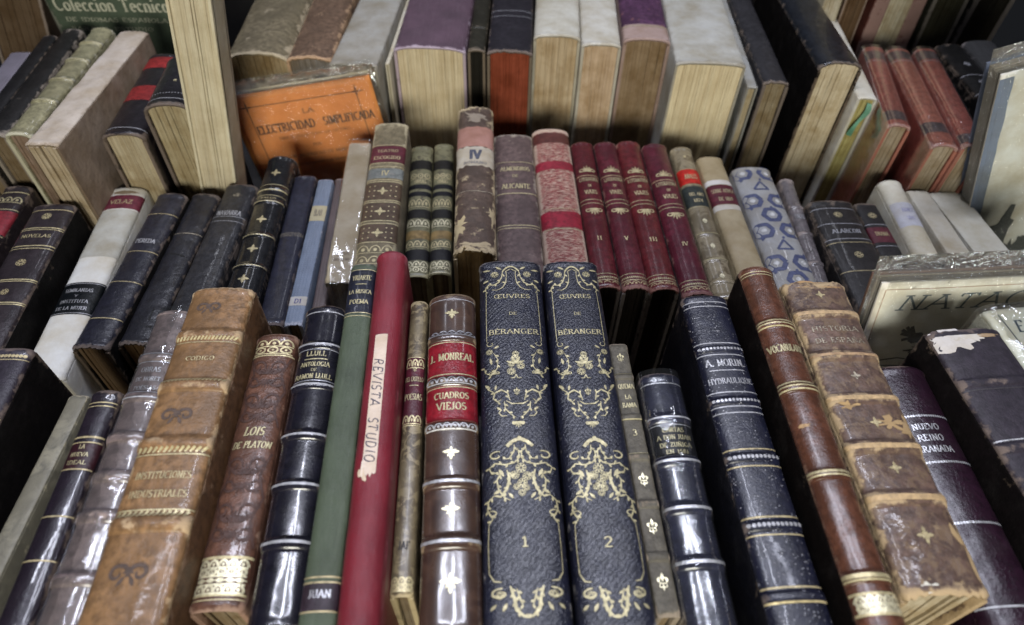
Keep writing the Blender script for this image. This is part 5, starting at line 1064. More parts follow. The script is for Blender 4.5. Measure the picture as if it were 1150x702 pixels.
 {'name': 'vellum_book', 'lab': 'tan vellum book with one maroon label between white bands, behind the chestnut VOCABULARIO', 'p': (0.1523, 0.2434, -0.268), 'yaw': -0.0023, 'W': 17.38, 'L': 122.9439, 'depth': 123.5, 'g': 'old books of the middle row', 'sag': 0.24, 'mat': ('paper', {'base': (0.36, 0.3, 0.19), 'stain': 0.8, 'rough': 0.5}), 'deco': [('label', 25.34, 29.89, (0.55, 0.53, 0.5), {'m': 'paper', 'name': 'white_band'}), ('label', 30.34, 49.19, (0.095, 0.016, 0.026), {'kw': {'scuff': 0.2}}), ('text', 'SOBRE AFRICA', 34.38, 38.37, 0.8, {'c': 'pale'}), ('text', 'DE 1859', 42.31, 46.2, 0.5, {'c': 'pale'}), ('label', 49.62, 54.26, (0.55, 0.53, 0.5), {'m': 'paper', 'name': 'white_band'})], 'key': 'm23'},
 {'name': 'paper_book', 'lab': 'pale book in film covered with grey paper printed with blue hexagons', 'p': (0.1737, 0.2261, -0.266), 'yaw': -0.0237, 'W': 25.68, 'L': 126.2141, 'depth': 125.5, 'g': 'old books of the middle row', 'sag': 0.22, 'n': 2.3, 'mat': ('paper', {'base': (0.3, 0.305, 0.315), 'stain': 0.7, 'rough': 0.35, 'coat': 0.3}), 'deco': [('hexes',)], 'key': 'm24'},
 {'name': 'leather_book', 'lab': 'grey-brown worn book in shiny film, right of the blue hexagon paper book', 'p': (0.1916, 0.2341, -0.274), 'yaw': -0.0889, 'W': 9.17, 'L': 116.0492, 'depth': 117.5, 'g': 'old books of the middle row', 'sag': 0.3, 'n': 2.0, 'mat': ('leather', {'base': (0.13, 0.115, 0.12), 'scuff': 0.6, 'rough': 0.3, 'coat': 0.9, 'dents': 0.4}), 'bands': [(28.76, 2, 0.7), (53.82, 2, 0.7), (79.25, 2, 0.7)], 'deco': [('text', 'COMEDIAS', 35.64, 40.7, 0.6, {'c': 'silverdull'})], 'key': 'm25'},
 {'name': 'leather_book', 'lab': 'dark grey-black book with round gilt tools, left of the small maroon labelled one', 'p': (0.2175, 0.2181, -0.268), 'yaw': -0.0098, 'W': 28.87, 'L': 101.8003, 'depth': 123.5, 'g': 'old books of the middle row', 'sag': 0.16, 'n': 2.6, 'mat': ('leather', {'base': (0.04, 0.036, 0.036), 'scuff': 0.5, 'rough': 0.42, 'coat': 0.2}), 'deco': [('line', 7.94, 0.5, {'c': 'silverdull'}), ('fl', 13.79, 'rosette', 5, {'c': 'gold'}), ('line', 21.98, 0.5, {'c': 'silverdull'}), ('text', 'ALARCON', 26.78, 30.73, 0.6, {'c': 'silverdull'}), ('line', 35.41, 0.5, {'c': 'silverdull'}), ('line', 38.48, 0.5, {'c': 'dull'}), ('fl', 49.01, 'rosette', 5, {'c': 'gold'}), ('line', 62.02, 0.5, {'c': 'dull'})], 'key': 'm26'},
 {'name': 'leather_book', 'lab': 'small dark book with maroon label and round gilt tool, left of the cream parchment books', 'p': (0.2401, 0.2255, -0.272), 'yaw': -0.0357, 'W': 14.3, 'L': 96.1987, 'depth': 119.5, 'g': 'old books of the middle row', 'sag': 0.16, 'n': 2.6, 'mat': ('leather', {'base': (0.036, 0.033, 0.034), 'scuff': 0.5, 'rough': 0.45}), 'deco': [('fl', 12.3, 'rosette', 5, {'c': 'gold'}), ('line', 20.6, 0.5, {'c': 'silverdull'}), ('label', 23.05, 36.57, (0.1, 0.02, 0.03), {}), ('text', 'DRAMA', 27.09, 31.07, 0.55, {'c': 'dull'}), ('line', 39.67, 0.5, {'c': 'silverdull'})], 'key': 'm27'},
 {'name': 'parchment_book', 'lab': 'cream parchment book with rounded spine and faint bluish paper label', 'p': (0.255, 0.2221, -0.266), 'yaw': -0.08, 'W': 15.56, 'L': 115.5491, 'depth': 125.5, 'g': 'old books of the middle row', 'sag': 0.34, 'n': 2.0, 'mat': ('paper', {'base': (0.54, 0.52, 0.44), 'stain': 0.35, 'rough': 0.5}), 'deco': [('label', 22.57, 44.14, (0.47, 0.48, 0.54), {'m': 'paper', 'psi': 0.35, 'edge': 0.4}), ('text', 'NIMES', 27.68, 31.87, 0.4, {'ink': (0.3, 0.3, 0.42)}), ('text', '1842', 35.19, 39.29, 0.3, {'ink': (0.3, 0.3, 0.42)})], 'key': 'm28'},
 {'name': 'parchment_book', 'lab': 'flat-backed cream book, middle of the three cream books at the right', 'p': (0.278, 0.2275, -0.268), 'yaw': -0.0048, 'W': 13.76, 'L': 101.3045, 'depth': 123.5, 'g': 'old books of the middle row', 'sag': 0.06, 'n': 3.6, 'mat': ('paper', {'base': (0.47, 0.45, 0.39), 'stain': 0.6, 'rough': 0.55}), 'deco': [], 'key': 'm29'},
 {'name': 'parchment_book', 'lab': 'flat-backed pale grey-cream book, rightmost of the three cream books', 'p': (0.3012, 0.2271, -0.268), 'yaw': 0.0469, 'W': 21.71, 'L': 100.2894, 'depth': 123.5, 'g': 'old books of the middle row', 'sag': 0.06, 'n': 3.6, 'mat': ('paper', {'base': (0.49, 0.48, 0.42), 'stain': 0.55, 'rough': 0.55}), 'deco': [], 'key': 'm30'},
 {'name': 'cloth_book', 'lab': 'lavender grey book at the far upper left corner, left of the dark pair', 'p': (-0.3114, 0.3393, -0.238), 'yaw': 0.044, 'W': 14.05, 'L': 110.5194, 'depth': 153.5, 'g': 'books of the upper row', 'sag': 0.1, 'n': 3, 'mat': ('cloth', {'base': (0.15, 0.135, 0.165), 'rough': 0.6}), 'pages': (0.2, 0.155, 0.1), 'deco': [], 'key': 'u0'},
 {'name': 'leather_book', 'lab': 'thin black worn book at upper left, beside the lavender one', 'p': (-0.2992, 0.3407, -0.236), 'yaw': 0.039, 'W': 10.07, 'L': 129.1077, 'depth': 155.5, 'g': 'books of the upper row', 'sag': 0.2, 'mat': ('leather', {'base': (0.02, 0.019, 0.02), 'scuff': 0.5}), 'pages': (0.2, 0.155, 0.1), 'deco': [], 'key': 'u1'},
 {'name': 'leather_book', 'lab': 'thin black worn book at upper left, beside the olive vellum spine', 'p': (-0.2872, 0.3462, -0.235), 'yaw': 0.0279, 'W': 13.85, 'L': 130.7244, 'depth': 156.5, 'g': 'books of the upper row', 'sag': 0.2, 'mat': ('leather', {'base': (0.026, 0.024, 0.023), 'scuff': 0.65, 'worn': (0.2, 0.17, 0.14)}), 'pages': (0.2, 0.155, 0.1), 'deco': [], 'key': 'u2'},
 {'name': 'vellum_book', 'lab': 'olive vellum book with shiny raised bands in the upper left group', 'p': (-0.2687, 0.3401, -0.23), 'yaw': -0.0248, 'W': 14.93, 'L': 128.7271, 'depth': 161.5, 'g': 'books of the upper row', 'sag': 0.24, 'n': 2.2, 'mat': ('leather', {'base': (0.27, 0.25, 0.15), 'scuff': 0.3, 'rough': 0.35, 'coat': 0.8, 'mottle': 0.4, 'worn': (0.4, 0.38, 0.28)}), 'bands': [(20.94, 2.2, 0.9), (43.59, 2.4, 0.9), (68.03, 2.4, 0.9), (92.76, 2.4, 0.9)], 'pages': (0.26, 0.19, 0.15), 'deco': [('line', 22.17, 0.8, {'c': 'pale'}), ('line', 44.74, 0.8, {'c': 'pale'}), ('line', 69.1, 0.8, {'c': 'pale'}), ('line', 93.75, 0.8, {'c': 'pale'})], 'key': 'u3'},
 {'name': 'paper_book', 'lab': 'rough unbound-looking whitish brown book with ragged page edges, upper left', 'p': (-0.2421, 0.318, -0.222), 'yaw': -0.068, 'W': 18.22, 'L': 130.3542, 'depth': 169.5, 'g': 'books of the upper row', 'sag': 0.1, 'n': 2.6, 'roll': 0, 'rag': (0.8, 1.4), 'warp': 0.5, 'mat': ('paper', {'base': (0.5, 0.44, 0.38), 'stain': 1.0, 'rough': 0.75}), 'bmat': ('paper', {'base': (0.24, 0.185, 0.145), 'stain': 1.0, 'rough': 0.7}), 'bt': 1.2, 'rec': 0.3, 'prough': 1.1, 'pages': (0.44, 0.37, 0.27), 'deco': [], 'key': 'u4'},
 {'name': 'leather_book', 'lab': 'black book with red spine bands and rounded foot, lower of two at upper left', 'p': (-0.2115, 0.3429, -0.232), 'yaw': 0.01, 'W': 24.5, 'L': 92.9621, 'depth': 159.5, 'g': 'books of the upper row', 'sag': 0.24, 'mat': ('leather', {'base': (0.028, 0.022, 0.028), 'scuff': 0.3, 'rough': 0.3, 'coat': 0.5}), 'pages': (0.42, 0.36, 0.25), 'deco': [('label', 40.44, 56.94, (0.22, 0.02, 0.02), {'name': 'red_band'}), ('label', 4.74, 18.58, (0.24, 0.02, 0.02), {'name': 'red_band'}), ('line', 86.64, 0.6, {'c': 'silverdull'}), ('line', 90.27, 0.5, {'c': 'silverdull'})], 'key': 'u5'},
 {'name': 'leather_book', 'lab': 'black book with gilt specks whose page gatherings fan out, beside the tall cream page block', 'p': (-0.1835, 0.3513, -0.218), 'yaw': 0.0429, 'W': 27.64, 'L': 56.0847, 'depth': 173.5, 'g': 'books of the upper row', 'sag': 0.28, 'mat': ('leather', {'base': (0.03, 0.027, 0.034), 'scuff': 0.35, 'rough': 0.3, 'coat': 0.5}), 'pages': (0.4, 0.34, 0.22), 'pcon': 0.7, 'slab': 3.4, 'prough': 0.8, 'deco': [('fl', 29.81, 'dot', 2, {'c': 'gold'}), ('line', 49.49, 0.7, {'c': 'silverdull'}), ('line', 53.28, 0.5, {'c': 'silverdull'}), ('rope', 43.72, 1.0, {'c': 'silverdull', 'den': 1.6})], 'key': 'u6'},
 {'name': 'leather_book', 'lab': 'frayed olive-brown leather book with ragged rounded foot, above the orange booklet', 'p': (-0.1541, 0.4358, -0.232), 'yaw': -0.0143, 'W': 44.16, 'L': 152.3941, 'depth': 159.5, 'g': 'books of the upper row', 'sag': 0.22, 'rag': (0, 1.6), 'warp': 0.3, 'mat': ('leather', {'base': (0.17, 0.14, 0.085), 'scuff': 0.7, 'rough': 0.5, 'worn': (0.36, 0.3, 0.2)}), 'pages': (0.36, 0.28, 0.17), 'pdirt': 0.7, 'deco': [], 'key': 'u8'},
 {'name': 'leather_book', 'lab': 'narrow frayed russet-brown book, between the olive-brown and the grey ones above the booklet', 'p': (-0.1166, 0.4298, -0.232), 'yaw': -0.0406, 'W': 30.77, 'L': 158.7485, 'depth': 159.5, 'g': 'books of the upper row', 'sag': 0.16, 'rag': (0, 1.6), 'warp': 0.3, 'mat': ('leather', {'base': (0.135, 0.085, 0.055), 'scuff': 0.75, 'rough': 0.5, 'worn': (0.34, 0.22, 0.13)}), 'pages': (0.22, 0.2, 0.19), 'pdirt': 0.8, 'deco': [], 'key': 'u9'},
 {'name': 'paper_book', 'lab': 'grey paper-covered book with pale frayed foot, left of the purple cloth book', 'p': (-0.0858, 0.4209, -0.232), 'yaw': -0.1005, 'W': 32.13, 'L': 168.3231, 'depth': 159.5, 'g': 'books of the upper row', 'sag': 0.08, 'n': 3, 'rag': (0, 1.0), 'mat': ('paper', {'base': (0.33, 0.32, 0.29), 'stain': 0.7, 'rough': 0.6}), 'pages': (0.25, 0.23, 0.2), 'deco': [], 'key': 'u10'},
 {'name': 'paper_book', 'lab': 'thin cream book squeezed against the left side of the purple cloth book', 'p': (-0.0648, 0.436, -0.24), 'yaw': -0.0871, 'W': 2.46, 'L': 145.1116, 'depth': 151.5, 'g': 'books of the upper row', 'sag': 0.1, 'mat': ('paper', {'base': (0.52, 0.49, 0.4), 'stain': 0.5}), 'pages': (0.55, 0.49, 0.36), 'bt': 1.0, 'rec': 1.0, 'deco': [], 'key': 'u10b'},
 {'name': 'cloth_book', 'lab': 'thick purple cloth book with broad cream page block facing out', 'p': (-0.0356, 0.4442, -0.232), 'yaw': -0.0727, 'W': 50.11, 'L': 145.0259, 'depth': 159.5, 'g': 'books of the upper row', 'sag': 0.1, 'n': 2.6, 'mat': ('cloth', {'base': (0.085, 0.047, 0.067), 'rough': 0.65, 'scuff': 0.4, 'worn': (0.35, 0.28, 0.33)}), 'pages': (0.68, 0.59, 0.42), 'bt': 2.0, 'pdirt': 0.25, 'deco': [], 'key': 'u11'},
 {'name': 'leather_book', 'lab': 'thin black book between the purple cloth book and the one with orange-red edges', 'p': (-0.0029, 0.4481, -0.236), 'yaw': -0.0663, 'W': 12.3, 'L': 140.4845, 'depth': 155.5, 'g': 'books of the upper row', 'sag': 0.2, 'mat': ('leather', {'base': (0.05, 0.045, 0.03), 'scuff': 0.5}), 'pages': (0.012, 0.011, 0.008), 'bands': [(106.28, 2, 0.6)], 'deco': [], 'key': 'u12'},
 {'name': 'leather_book', 'lab': 'black leather book with worn orange-red stained page edges', 'p': (0.0203, 0.438, -0.232), 'yaw': -0.0674, 'W': 31.33, 'L': 151.6067, 'depth': 159.5, 'g': 'books of the upper row', 'sag': 0.12, 'n': 2.6, 'rag': (0, 1.6), 'mat': ('leather', {'base': (0.04, 0.035, 0.045), 'scuff': 0.5}), 'pages': (0.26, 0.06, 0.03), 'pdirt': 0.9, 'bmat': ('leather', {'base': (0.05, 0.045, 0.03), 'scuff': 0.5}), 'deco': [('line', 90.17, 0.7, {'c': 'silverdull'}), ('line', 98.78, 0.5, {'c': 'silverdull'})], 'key': 'u13'},
 {'name': 'paper_book', 'lab': 'white-spined book with tan pages, left of two white neighbours', 'p': (0.0549, 0.4569, -0.23), 'yaw': -0.0887, 'W': 33.35, 'L': 128.5038, 'depth': 161.5, 'g': 'books of the upper row', 'sag': 0.14, 'n': 2.5, 'rag': (0, 0.8), 'mat': ('paper', {'base': (0.52, 0.51, 0.45), 'stain': 0.8}), 'pages': (0.56, 0.45, 0.31), 'deco': [], 'key': 'u14'},
 {'name': 'paper_book', 'lab': 'white-spined book with speckled pinkish pages, right of two white neighbours', 'p': (0.085, 0.4441, -0.23), 'yaw': -0.0845, 'W': 27.54, 'L': 141.5066, 'depth': 161.5, 'g': 'books of the upper row', 'sag': 0.12, 'n': 2.5, 'rag': (0, 1.0), 'mat': ('paper', {'base': (0.54, 0.53, 0.48), 'stain': 0.7}), 'pages': (0.6, 0.46, 0.33), 'pdirt': 0.55, 'deco': [], 'key': 'u15'},
 {'name': 'paper_book', 'lab': 'book with violet and red printed spine over grey-brown pages', 'p': (0.1194, 0.4537, -0.231), 'yaw': -0.0878, 'W': 33.6, 'L': 134.4167, 'depth': 160.5, 'g': 'books of the upper row', 'sag': 0.14, 'n': 2.5, 'mat': ('paper', {'base': (0.4, 0.3, 0.28), 'stain': 0.8}), 'pages': (0.3, 0.22, 0.14), 'pdirt': 0.6, 'bt': 2.4, 'deco': [('label', 60.0, 111.66, (0.082, 0.035, 0.075), {'kw': {'scuff': 0.75, 'worn': (0.34, 0.15, 0.14), 'mottle': 1.0}, 'name': 'printed_panel', 'edge': 0.8}), ('line', 114.41, 0.8, {'c': 'pale'})], 'key': 'u16'},
 {'name': 'paper_book', 'lab': 'widest whitish-grey book with big smooth cream page block, upper middle right', 'p': (0.1569, 0.4185, -0.23), 'yaw': -0.0908, 'W': 47.36, 'L': 167.7702, 'depth': 161.5, 'g': 'books of the upper row', 'sag': 0.07, 'n': 2.8, 'mat': ('paper', {'base': (0.43, 0.43, 0.4), 'stain': 0.8}), 'pages': (0.72, 0.63, 0.44), 'pcon': 0.25, 'pdirt': 0.2, 'bt': 1.6, 'rec': 1.2, 'deco': [], 'key': 'u17'},
 {'name': 'paper_book', 'lab': 'slim grey book with cream pages hugging the widest white book', 'p': (0.1868, 0.4099, -0.243), 'yaw': -0.0865, 'W': 6.86, 'L': 173.2302, 'depth': 148.5, 'g': 'books of the upper row', 'sag': 0.1, 'mat': ('paper', {'base': (0.3, 0.31, 0.31), 'stain': 0.5}), 'pages': (0.48, 0.42, 0.3), 'bt': 1.2, 'deco': [], 'key': 'u18'},
 {'name': 'leather_book', 'lab': 'charcoal leather book with worn pale foot, left of the dark gap in the upper row', 'p': (0.2017, 0.4076, -0.238), 'yaw': -0.0707, 'W': 17.16, 'L': 177.1344, 'depth': 153.5, 'g': 'books of the upper row', 'sag': 0.2, 'rag': (0, 1), 'mat': ('leather', {'base': (0.06, 0.058, 0.066), 'scuff': 0.45, 'rough': 0.4}), 'pages': (0.3, 0.25, 0.17), 'deco': [], 'key': 'u19'},
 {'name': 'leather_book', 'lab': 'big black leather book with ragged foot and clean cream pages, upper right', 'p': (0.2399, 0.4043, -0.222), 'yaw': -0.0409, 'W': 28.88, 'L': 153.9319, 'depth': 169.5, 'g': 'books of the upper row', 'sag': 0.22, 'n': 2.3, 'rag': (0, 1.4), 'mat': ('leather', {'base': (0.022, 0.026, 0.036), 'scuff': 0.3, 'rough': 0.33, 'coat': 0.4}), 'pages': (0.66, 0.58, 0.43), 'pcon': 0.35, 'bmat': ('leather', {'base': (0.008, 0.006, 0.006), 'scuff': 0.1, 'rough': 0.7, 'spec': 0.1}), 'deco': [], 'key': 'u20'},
 {'name': 'paper_book', 'lab': 'white-spined yellow-edged book with a green ribbon hanging out', 'p': (0.2594, 0.3912, -0.24), 'yaw': -0.1214, 'W': 12.84, 'L': 116.4151, 'depth': 151.5, 'g': 'books of the upper row', 'sag': 0.16, 'mat': ('paper', {'base': (0.6, 0.6, 0.56), 'stain': 0.3}), 'pages': (0.46, 0.42, 0.18), 'pcon': 0.35, 'rec': 1.0, 'ribbon': True, 'deco': [], 'key': 'u21'},
 {'name': 'leather_book', 'lab': 'russet red book in shiny film with dark banded ends, left of three alike', 'p': (0.2657, 0.3564, -0.238), 'yaw': -0.2244, 'W': 14.16, 'L': 103.0427, 'depth': 153.5, 'g': 'three russet books in clear film', 'sag': 0.26, 'n': 2.2, 'mat': ('leather', {'base': (0.29, 0.082, 0.06), 'scuff': 0.3, 'mottle': 0.35, 'rough': 0.35, 'coat': 0.6, 'worn': (0.38, 0.22, 0.19)}), 'bmat': ('leather', {'base': (0.2, 0.04, 0.028), 'scuff': 0.3, 'rough': 0.4}), 'pages': (0.42, 0.36, 0.28), 'deco': [('label', 6.68, 18.4, (0.085, 0.06, 0.06), {'kw': {'coat': 0.8, 'rough': 0.3, 'scuff': 0.6}, 'name': 'dark_band', 'edge': 0.6}), ('label', 86.01, 96.44, (0.085, 0.06, 0.06), {'kw': {'coat': 0.8, 'rough': 0.3, 'scuff': 0.6}, 'name': 'dark_band', 'edge': 0.6}), ('line', 20.96, 0.6, {'c': 'silverdull'})], 'wrap': {'crinkle': 0.12, 'amp': 0.1, 'off': 0.6, 'haze': 0.01, 'ends': False}, 'key': 'red0'},
 {'name': 'leather_book', 'lab': 'russet red book in shiny film with dark banded ends, middle of three alike', 'p': (0.282, 0.3306, -0.235), 'yaw': -0.1725, 'W': 15.91, 'L': 119.7091, 'depth': 156.5, 'g': 'three russet books in clear film', 'sag': 0.26, 'n': 2.2, 'mat': ('leather', {'base': (0.32, 0.105, 0.07), 'scuff': 0.3, 'mottle': 0.35, 'rough': 0.35, 'coat': 0.6, 'worn': (0.38, 0.22, 0.19)}), 'bmat': ('leather', {'base': (0.2, 0.04, 0.028), 'scuff': 0.3, 'rough': 0.4}), 'pages': (0.42, 0.36, 0.28), 'deco': [('label', 3.91, 15.39, (0.085, 0.06, 0.06), {'kw': {'coat': 0.8, 'rough': 0.3, 'scuff': 0.6}, 'name': 'dark_band', 'edge': 0.6}), ('label', 94.8, 105.58, (0.085, 0.06, 0.06), {'kw': {'coat': 0.8, 'rough': 0.3, 'scuff': 0.6}, 'name': 'dark_band', 'edge': 0.6}), ('line', 17.89, 0.6, {'c': 'silverdull'})], 'wrap': {'crinkle': 0.12, 'amp': 0.1, 'off': 0.6, 'haze': 0.01, 'ends': False}, 'key': 'red1'},
 {'name': 'leather_book', 'lab': 'russet red book in shiny film with dark banded ends, right of three alike', 'p': (0.2973, 0.3262, -0.232), 'yaw': -0.1809, 'W': 14.65, 'L': 118.5473, 'depth': 159.5, 'g': 'three russet books in clear film', 'sag': 0.26, 'n': 2.2, 'mat': ('leather', {'base': (0.29, 0.078, 0.055), 'scuff': 0.3, 'mottle': 0.35, 'rough': 0.35, 'coat': 0.6, 'worn': (0.38, 0.22, 0.19)}), 'bmat': ('leather', {'base': (0.2, 0.04, 0.028), 'scuff': 0.3, 'rough': 0.4}), 'pages': (0.42, 0.36, 0.28), 'deco': [('label', 3.87, 15.24, (0.085, 0.06, 0.06), {'kw': {'coat': 0.8, 'rough': 0.3, 'scuff': 0.6}, 'name': 'dark_band', 'edge': 0.6}), ('label', 106.46, 115.8, (0.085, 0.06, 0.06), {'kw': {'coat': 0.8, 'rough': 0.3, 'scuff': 0.6}, 'name': 'dark_band', 'edge': 0.6}), ('line', 17.72, 0.6, {'c': 'silverdull'})], 'wrap': {'crinkle': 0.12, 'amp': 0.1, 'off': 0.6, 'haze': 0.01, 'ends': False}, 'key': 'red2'},
 {'name': 'leather_book', 'lab': 'black book with dim silver tooling, right of the three russet books', 'p': (0.3471, 0.3809, -0.24), 'yaw': -0.0359, 'W': 19.92, 'L': 83.8777, 'depth': 151.5, 'g': 'books of the upper row', 'sag': 0.2, 'mat': ('leather', {'base': (0.014, 0.014, 0.014), 'scuff': 0.45, 'rough': 0.4}), 'pages': (0.2, 0.155, 0.1), 'deco': [('fl', 29.76, 'rosette', 5, {'c': 'silverdull'}), ('line', 44.38, 0.6, {'c': 'silverdull'}), ('fl', 53.81, 'rosette', 5, {'c': 'silverdull'}), ('line', 67.49, 0.6, {'c': 'silverdull'})], 'key': 'u25'},
 {'name': 'cloth_book', 'lab': 'dark charcoal plain book in the shadowed upper right corner', 'p': (0.3706, 0.3808, -0.24), 'yaw': -0.0703, 'W': 24.94, 'L': 89.637, 'depth': 151.5, 'g': 'books of the upper row', 'sag': 0.2, 'mat': ('cloth', {'base': (0.022, 0.022, 0.022)}), 'pages': (0.2, 0.155, 0.1), 'deco': [], 'key': 'u26'},
 {'name': 'paper_book', 'lab': 'tall cream page block of a big upright book, left of the olive-brown frayed book', 'p': (-0.1415, 0.35, -0.115), 'yaw': -0.0, 'W': 22.33, 'L': 24.0, 'depth': 276.5, 'roll': 0.1764, 'g': 'books of the upper row', 'bt': 1.6, 'sag': 0.1, 'mat': ('paper', {'base': (0.5, 0.47, 0.36), 'stain': 0.4}), 'pages': (0.6, 0.54, 0.4), 'pcon': 0.22, 'pdirt': 0.22, 'rec': 1.2, 'prough': 0.6, 'bmat': ('paper', {'base': (0.62, 0.58, 0.45), 'stain': 0.3}), 'deco': [], 'key': 'u7'},
 {'name': 'cloth_book', 'lab': 'brown book standing in the far upper left corner, left of the green cover', 'p': (-0.3155, 0.515, -0.1), 'yaw': -0.0, 'W': 41.01, 'L': 60.0, 'depth': 291.5, 'roll': 0.2451, 'g': 'books standing behind the upper row', 'sag': 0.1, 'mat': ('cloth', {'base': (0.085, 0.055, 0.035)}), 'pages': (0.16, 0.11, 0.07), 'deco': [], 'key': 't1'},
 {'name': 'paper_book', 'lab': 'cream page block at the top edge, right behind the big black book', 'p': (0.262, 0.5, -0.1), 'yaw': -0.0, 'W': 13.2, 'L': 70.0, 'depth': 291.5, 'roll': -0.0499, 'g': 'books standing behind the upper row', 'sag': 0.1, 'mat': ('paper', {'base': (0.5, 0.46, 0.36)}), 'pages': (0.58, 0.53, 0.42), 'bt': 0.8, 'rec': 0.5, 'deco': [], 'key': 't3'},
 {'name': 'cloth_book', 'lab': 'dark brown book at the top edge, between cream pages and the dark red board', 'p': (0.2819, 0.5, -0.1), 'yaw': -0.0, 'W': 16.47, 'L': 70.0, 'depth': 291.5, 'roll': -0.0341, 'g': 'books standing behind the upper row', 'sag': 0.1, 'mat': ('cloth', {'base': (0.11, 0.06, 0.03)}), 'pages': (0.13, 0.08, 0.045), 'bt': 1, 'rec': 0.5, 'deco': [], 'key': 't4'},
 {'name': 'cloth_book', 'lab': 'dark maroon book at the top edge with one thin pale page strip', 'p': (0.317, 0.5, -0.1), 'yaw': -0.0, 'W': 39.49, 'L': 70.0, 'depth': 291.5, 'roll': -0.0366, 'g': 'books standing behind the upper row', 'sag': 0.1, 'mat': ('cloth', {'base': (0.1, 0.022, 0.014)}), 'pages': (0.55, 0.5, 0.38), 'bt': 11, 'rec': 0.4, 'deco': [], 'key': 't5'},
 {'name': 'cloth_book', 'lab': 'dim olive-black book at the top right, second from the pale page strip', 'p': (0.3623, 0.51, -0.1), 'yaw': -0.0, 'W': 27.67, 'L': 70.0, 'depth': 291.5, 'roll': -0.0402, 'g': 'books standing behind the upper row', 'sag': 0.1, 'mat': ('cloth', {'base': (0.02, 0.021, 0.012)}), 'pages': (0.05, 0.048, 0.03), 'bt': 3, 'rec': 0.5, 'deco': [], 'key': 't6'},
 {'name': 'cloth_book', 'lab': 'almost black book standing in the far top right corner', 'p': (0.4125, 0.52, -0.1), 'yaw': -0.0, 'W': 32.79, 'L': 70.0, 'depth': 291.5, 'roll': 0.0152, 'g': 'books standing behind the upper row', 'sag': 0.1, 'mat': ('cloth', {'base': (0.014, 0.014, 0.013)}), 'pages': (0.03, 0.028, 0.02), 'bt': 4, 'rec': 0.5, 'deco': [], 'key': 't7'},
]
FLAT = {'orange': {'tl': [-0.1741, 0.412, -0.2511], 'w': 102.7, 'rot': 0.158}, 'natacion': {'tl': [0.1849, 0.206, -0.2226], 'w': 75.9, 'rot': 0.035}, 'wrapped': {'tl': [0.2771, 0.318, -0.1816], 'w': 37.4, 'rot': -0.002, 'bl': [0.3065, 0.318, -0.2729], 'lean': -0.312}, 'green': {'tl': [-0.3167, 0.505, -0.2314], 'w': 82.9, 'rot': 0.002}}

# ---------------------------------------------------------------- things that are not plain spine-up books
def tape_items(d):
    """handwritten paper strip glued along the crimson volume"""
    return [i for i in d['deco'] if i[0] == 'tape']

def add_tape(root, d):
    W, L = d['W'], d['L']
    h0, h1 = tape_items(d)[0][1:3]
    sh = SpineShape(W, L, d.get('sag', .2) * W, d.get('n', 2.3), [], d.get('warp', .12), 0)
    T = Matrix.Scale(MM, 4) @ Matrix.Translation((0, L / 2, d['depth']))
    G = Geo()
    nh, nw = 40, 9
    vs = []
    for j in range(nh):
        h = h0 + (h1 - h0) * j / (nh - 1)
        w = W * (.37 + .02 * nz(j * .4, 3.1))
        for i in range(nw):
            x = -w / 2 + w * i / (nw - 1) - W * .05
            hh = h
            if j == nh - 1: hh += 1.6 * nz(i * .9, 7.7)
            vs.append(sh.atx(x, hh, .12 + (.5 * max(0, 1 - i / 1.5) if j > nh - 5 else 0)))
    G.add(vs, grid_faces(nw, nh, flip=True))
    tp = G.build('paper_strip', m_paper(71, (.62, .52, .45), stain=.4, rough=.6), root)
    g = Geo()
    cx = -W * .05
    mp = lambda x, y: sh.atx(x, -y, .22)
    ln = h1 - h0
    put_text(g, 'REVISTA', cx, -(h0 + ln * .37), W * .32, ln * .35, mp, .15, False, .25, -1, .16, .05, 4)
    put_text(g, 'STUDIO', cx, -(h0 + ln * .77), W * .32, ln * .29, mp, .15, False, .25, -1, .16, .05, 9)
    g.build('handwriting', m_ink((.05, .05, .08), 2, .6, .1), tp)
    # the torn curl at the foot of the strip
    c = Geo()
    blob(c, cx - W * .17, -(h1 - 1.0), 1.3, 2.6, lambda x, y: sh.atx(x, -y, .3), 5, .6, 16, 3, .4)
    c.build('torn_corner', m_paper(73, (.58, .47, .36), stain=.4), tp)
    for o in [tp] + list(tp.children): o.data.transform(T)

def add_ribbon(root, d):
    W, L, dep = d['W'], d['L'], d['depth']
    T = Matrix.Scale(MM, 4) @ Matrix.Translation((0, L / 2, dep))
    vs = []
    n = 26
    for i in range(n):
        t = i / (n - 1)
        x = W * (.12 - .35 * t + .10 * math.sin(t * 7))
        y = -L - 1.2 - 2.0 * math.sin(t * 3.14) - .6 * math.sin(t * 11)
        z = -3 - 26 * t
        w = 1.5 + .3 * math.sin(t * 9)
        vs += [(x - w, y + .5 * math.sin(t * 8), z), (x + w, y - .5, z - .6)]
    o = mesh_obj('ribbon_marker', vs, [(2 * i, 2 * i + 1, 2 * i + 3, 2 * i + 2) for i in range(n - 1)], m_cloth(91, (.10, .26, .17), .6), root)
    o.data.transform(T)

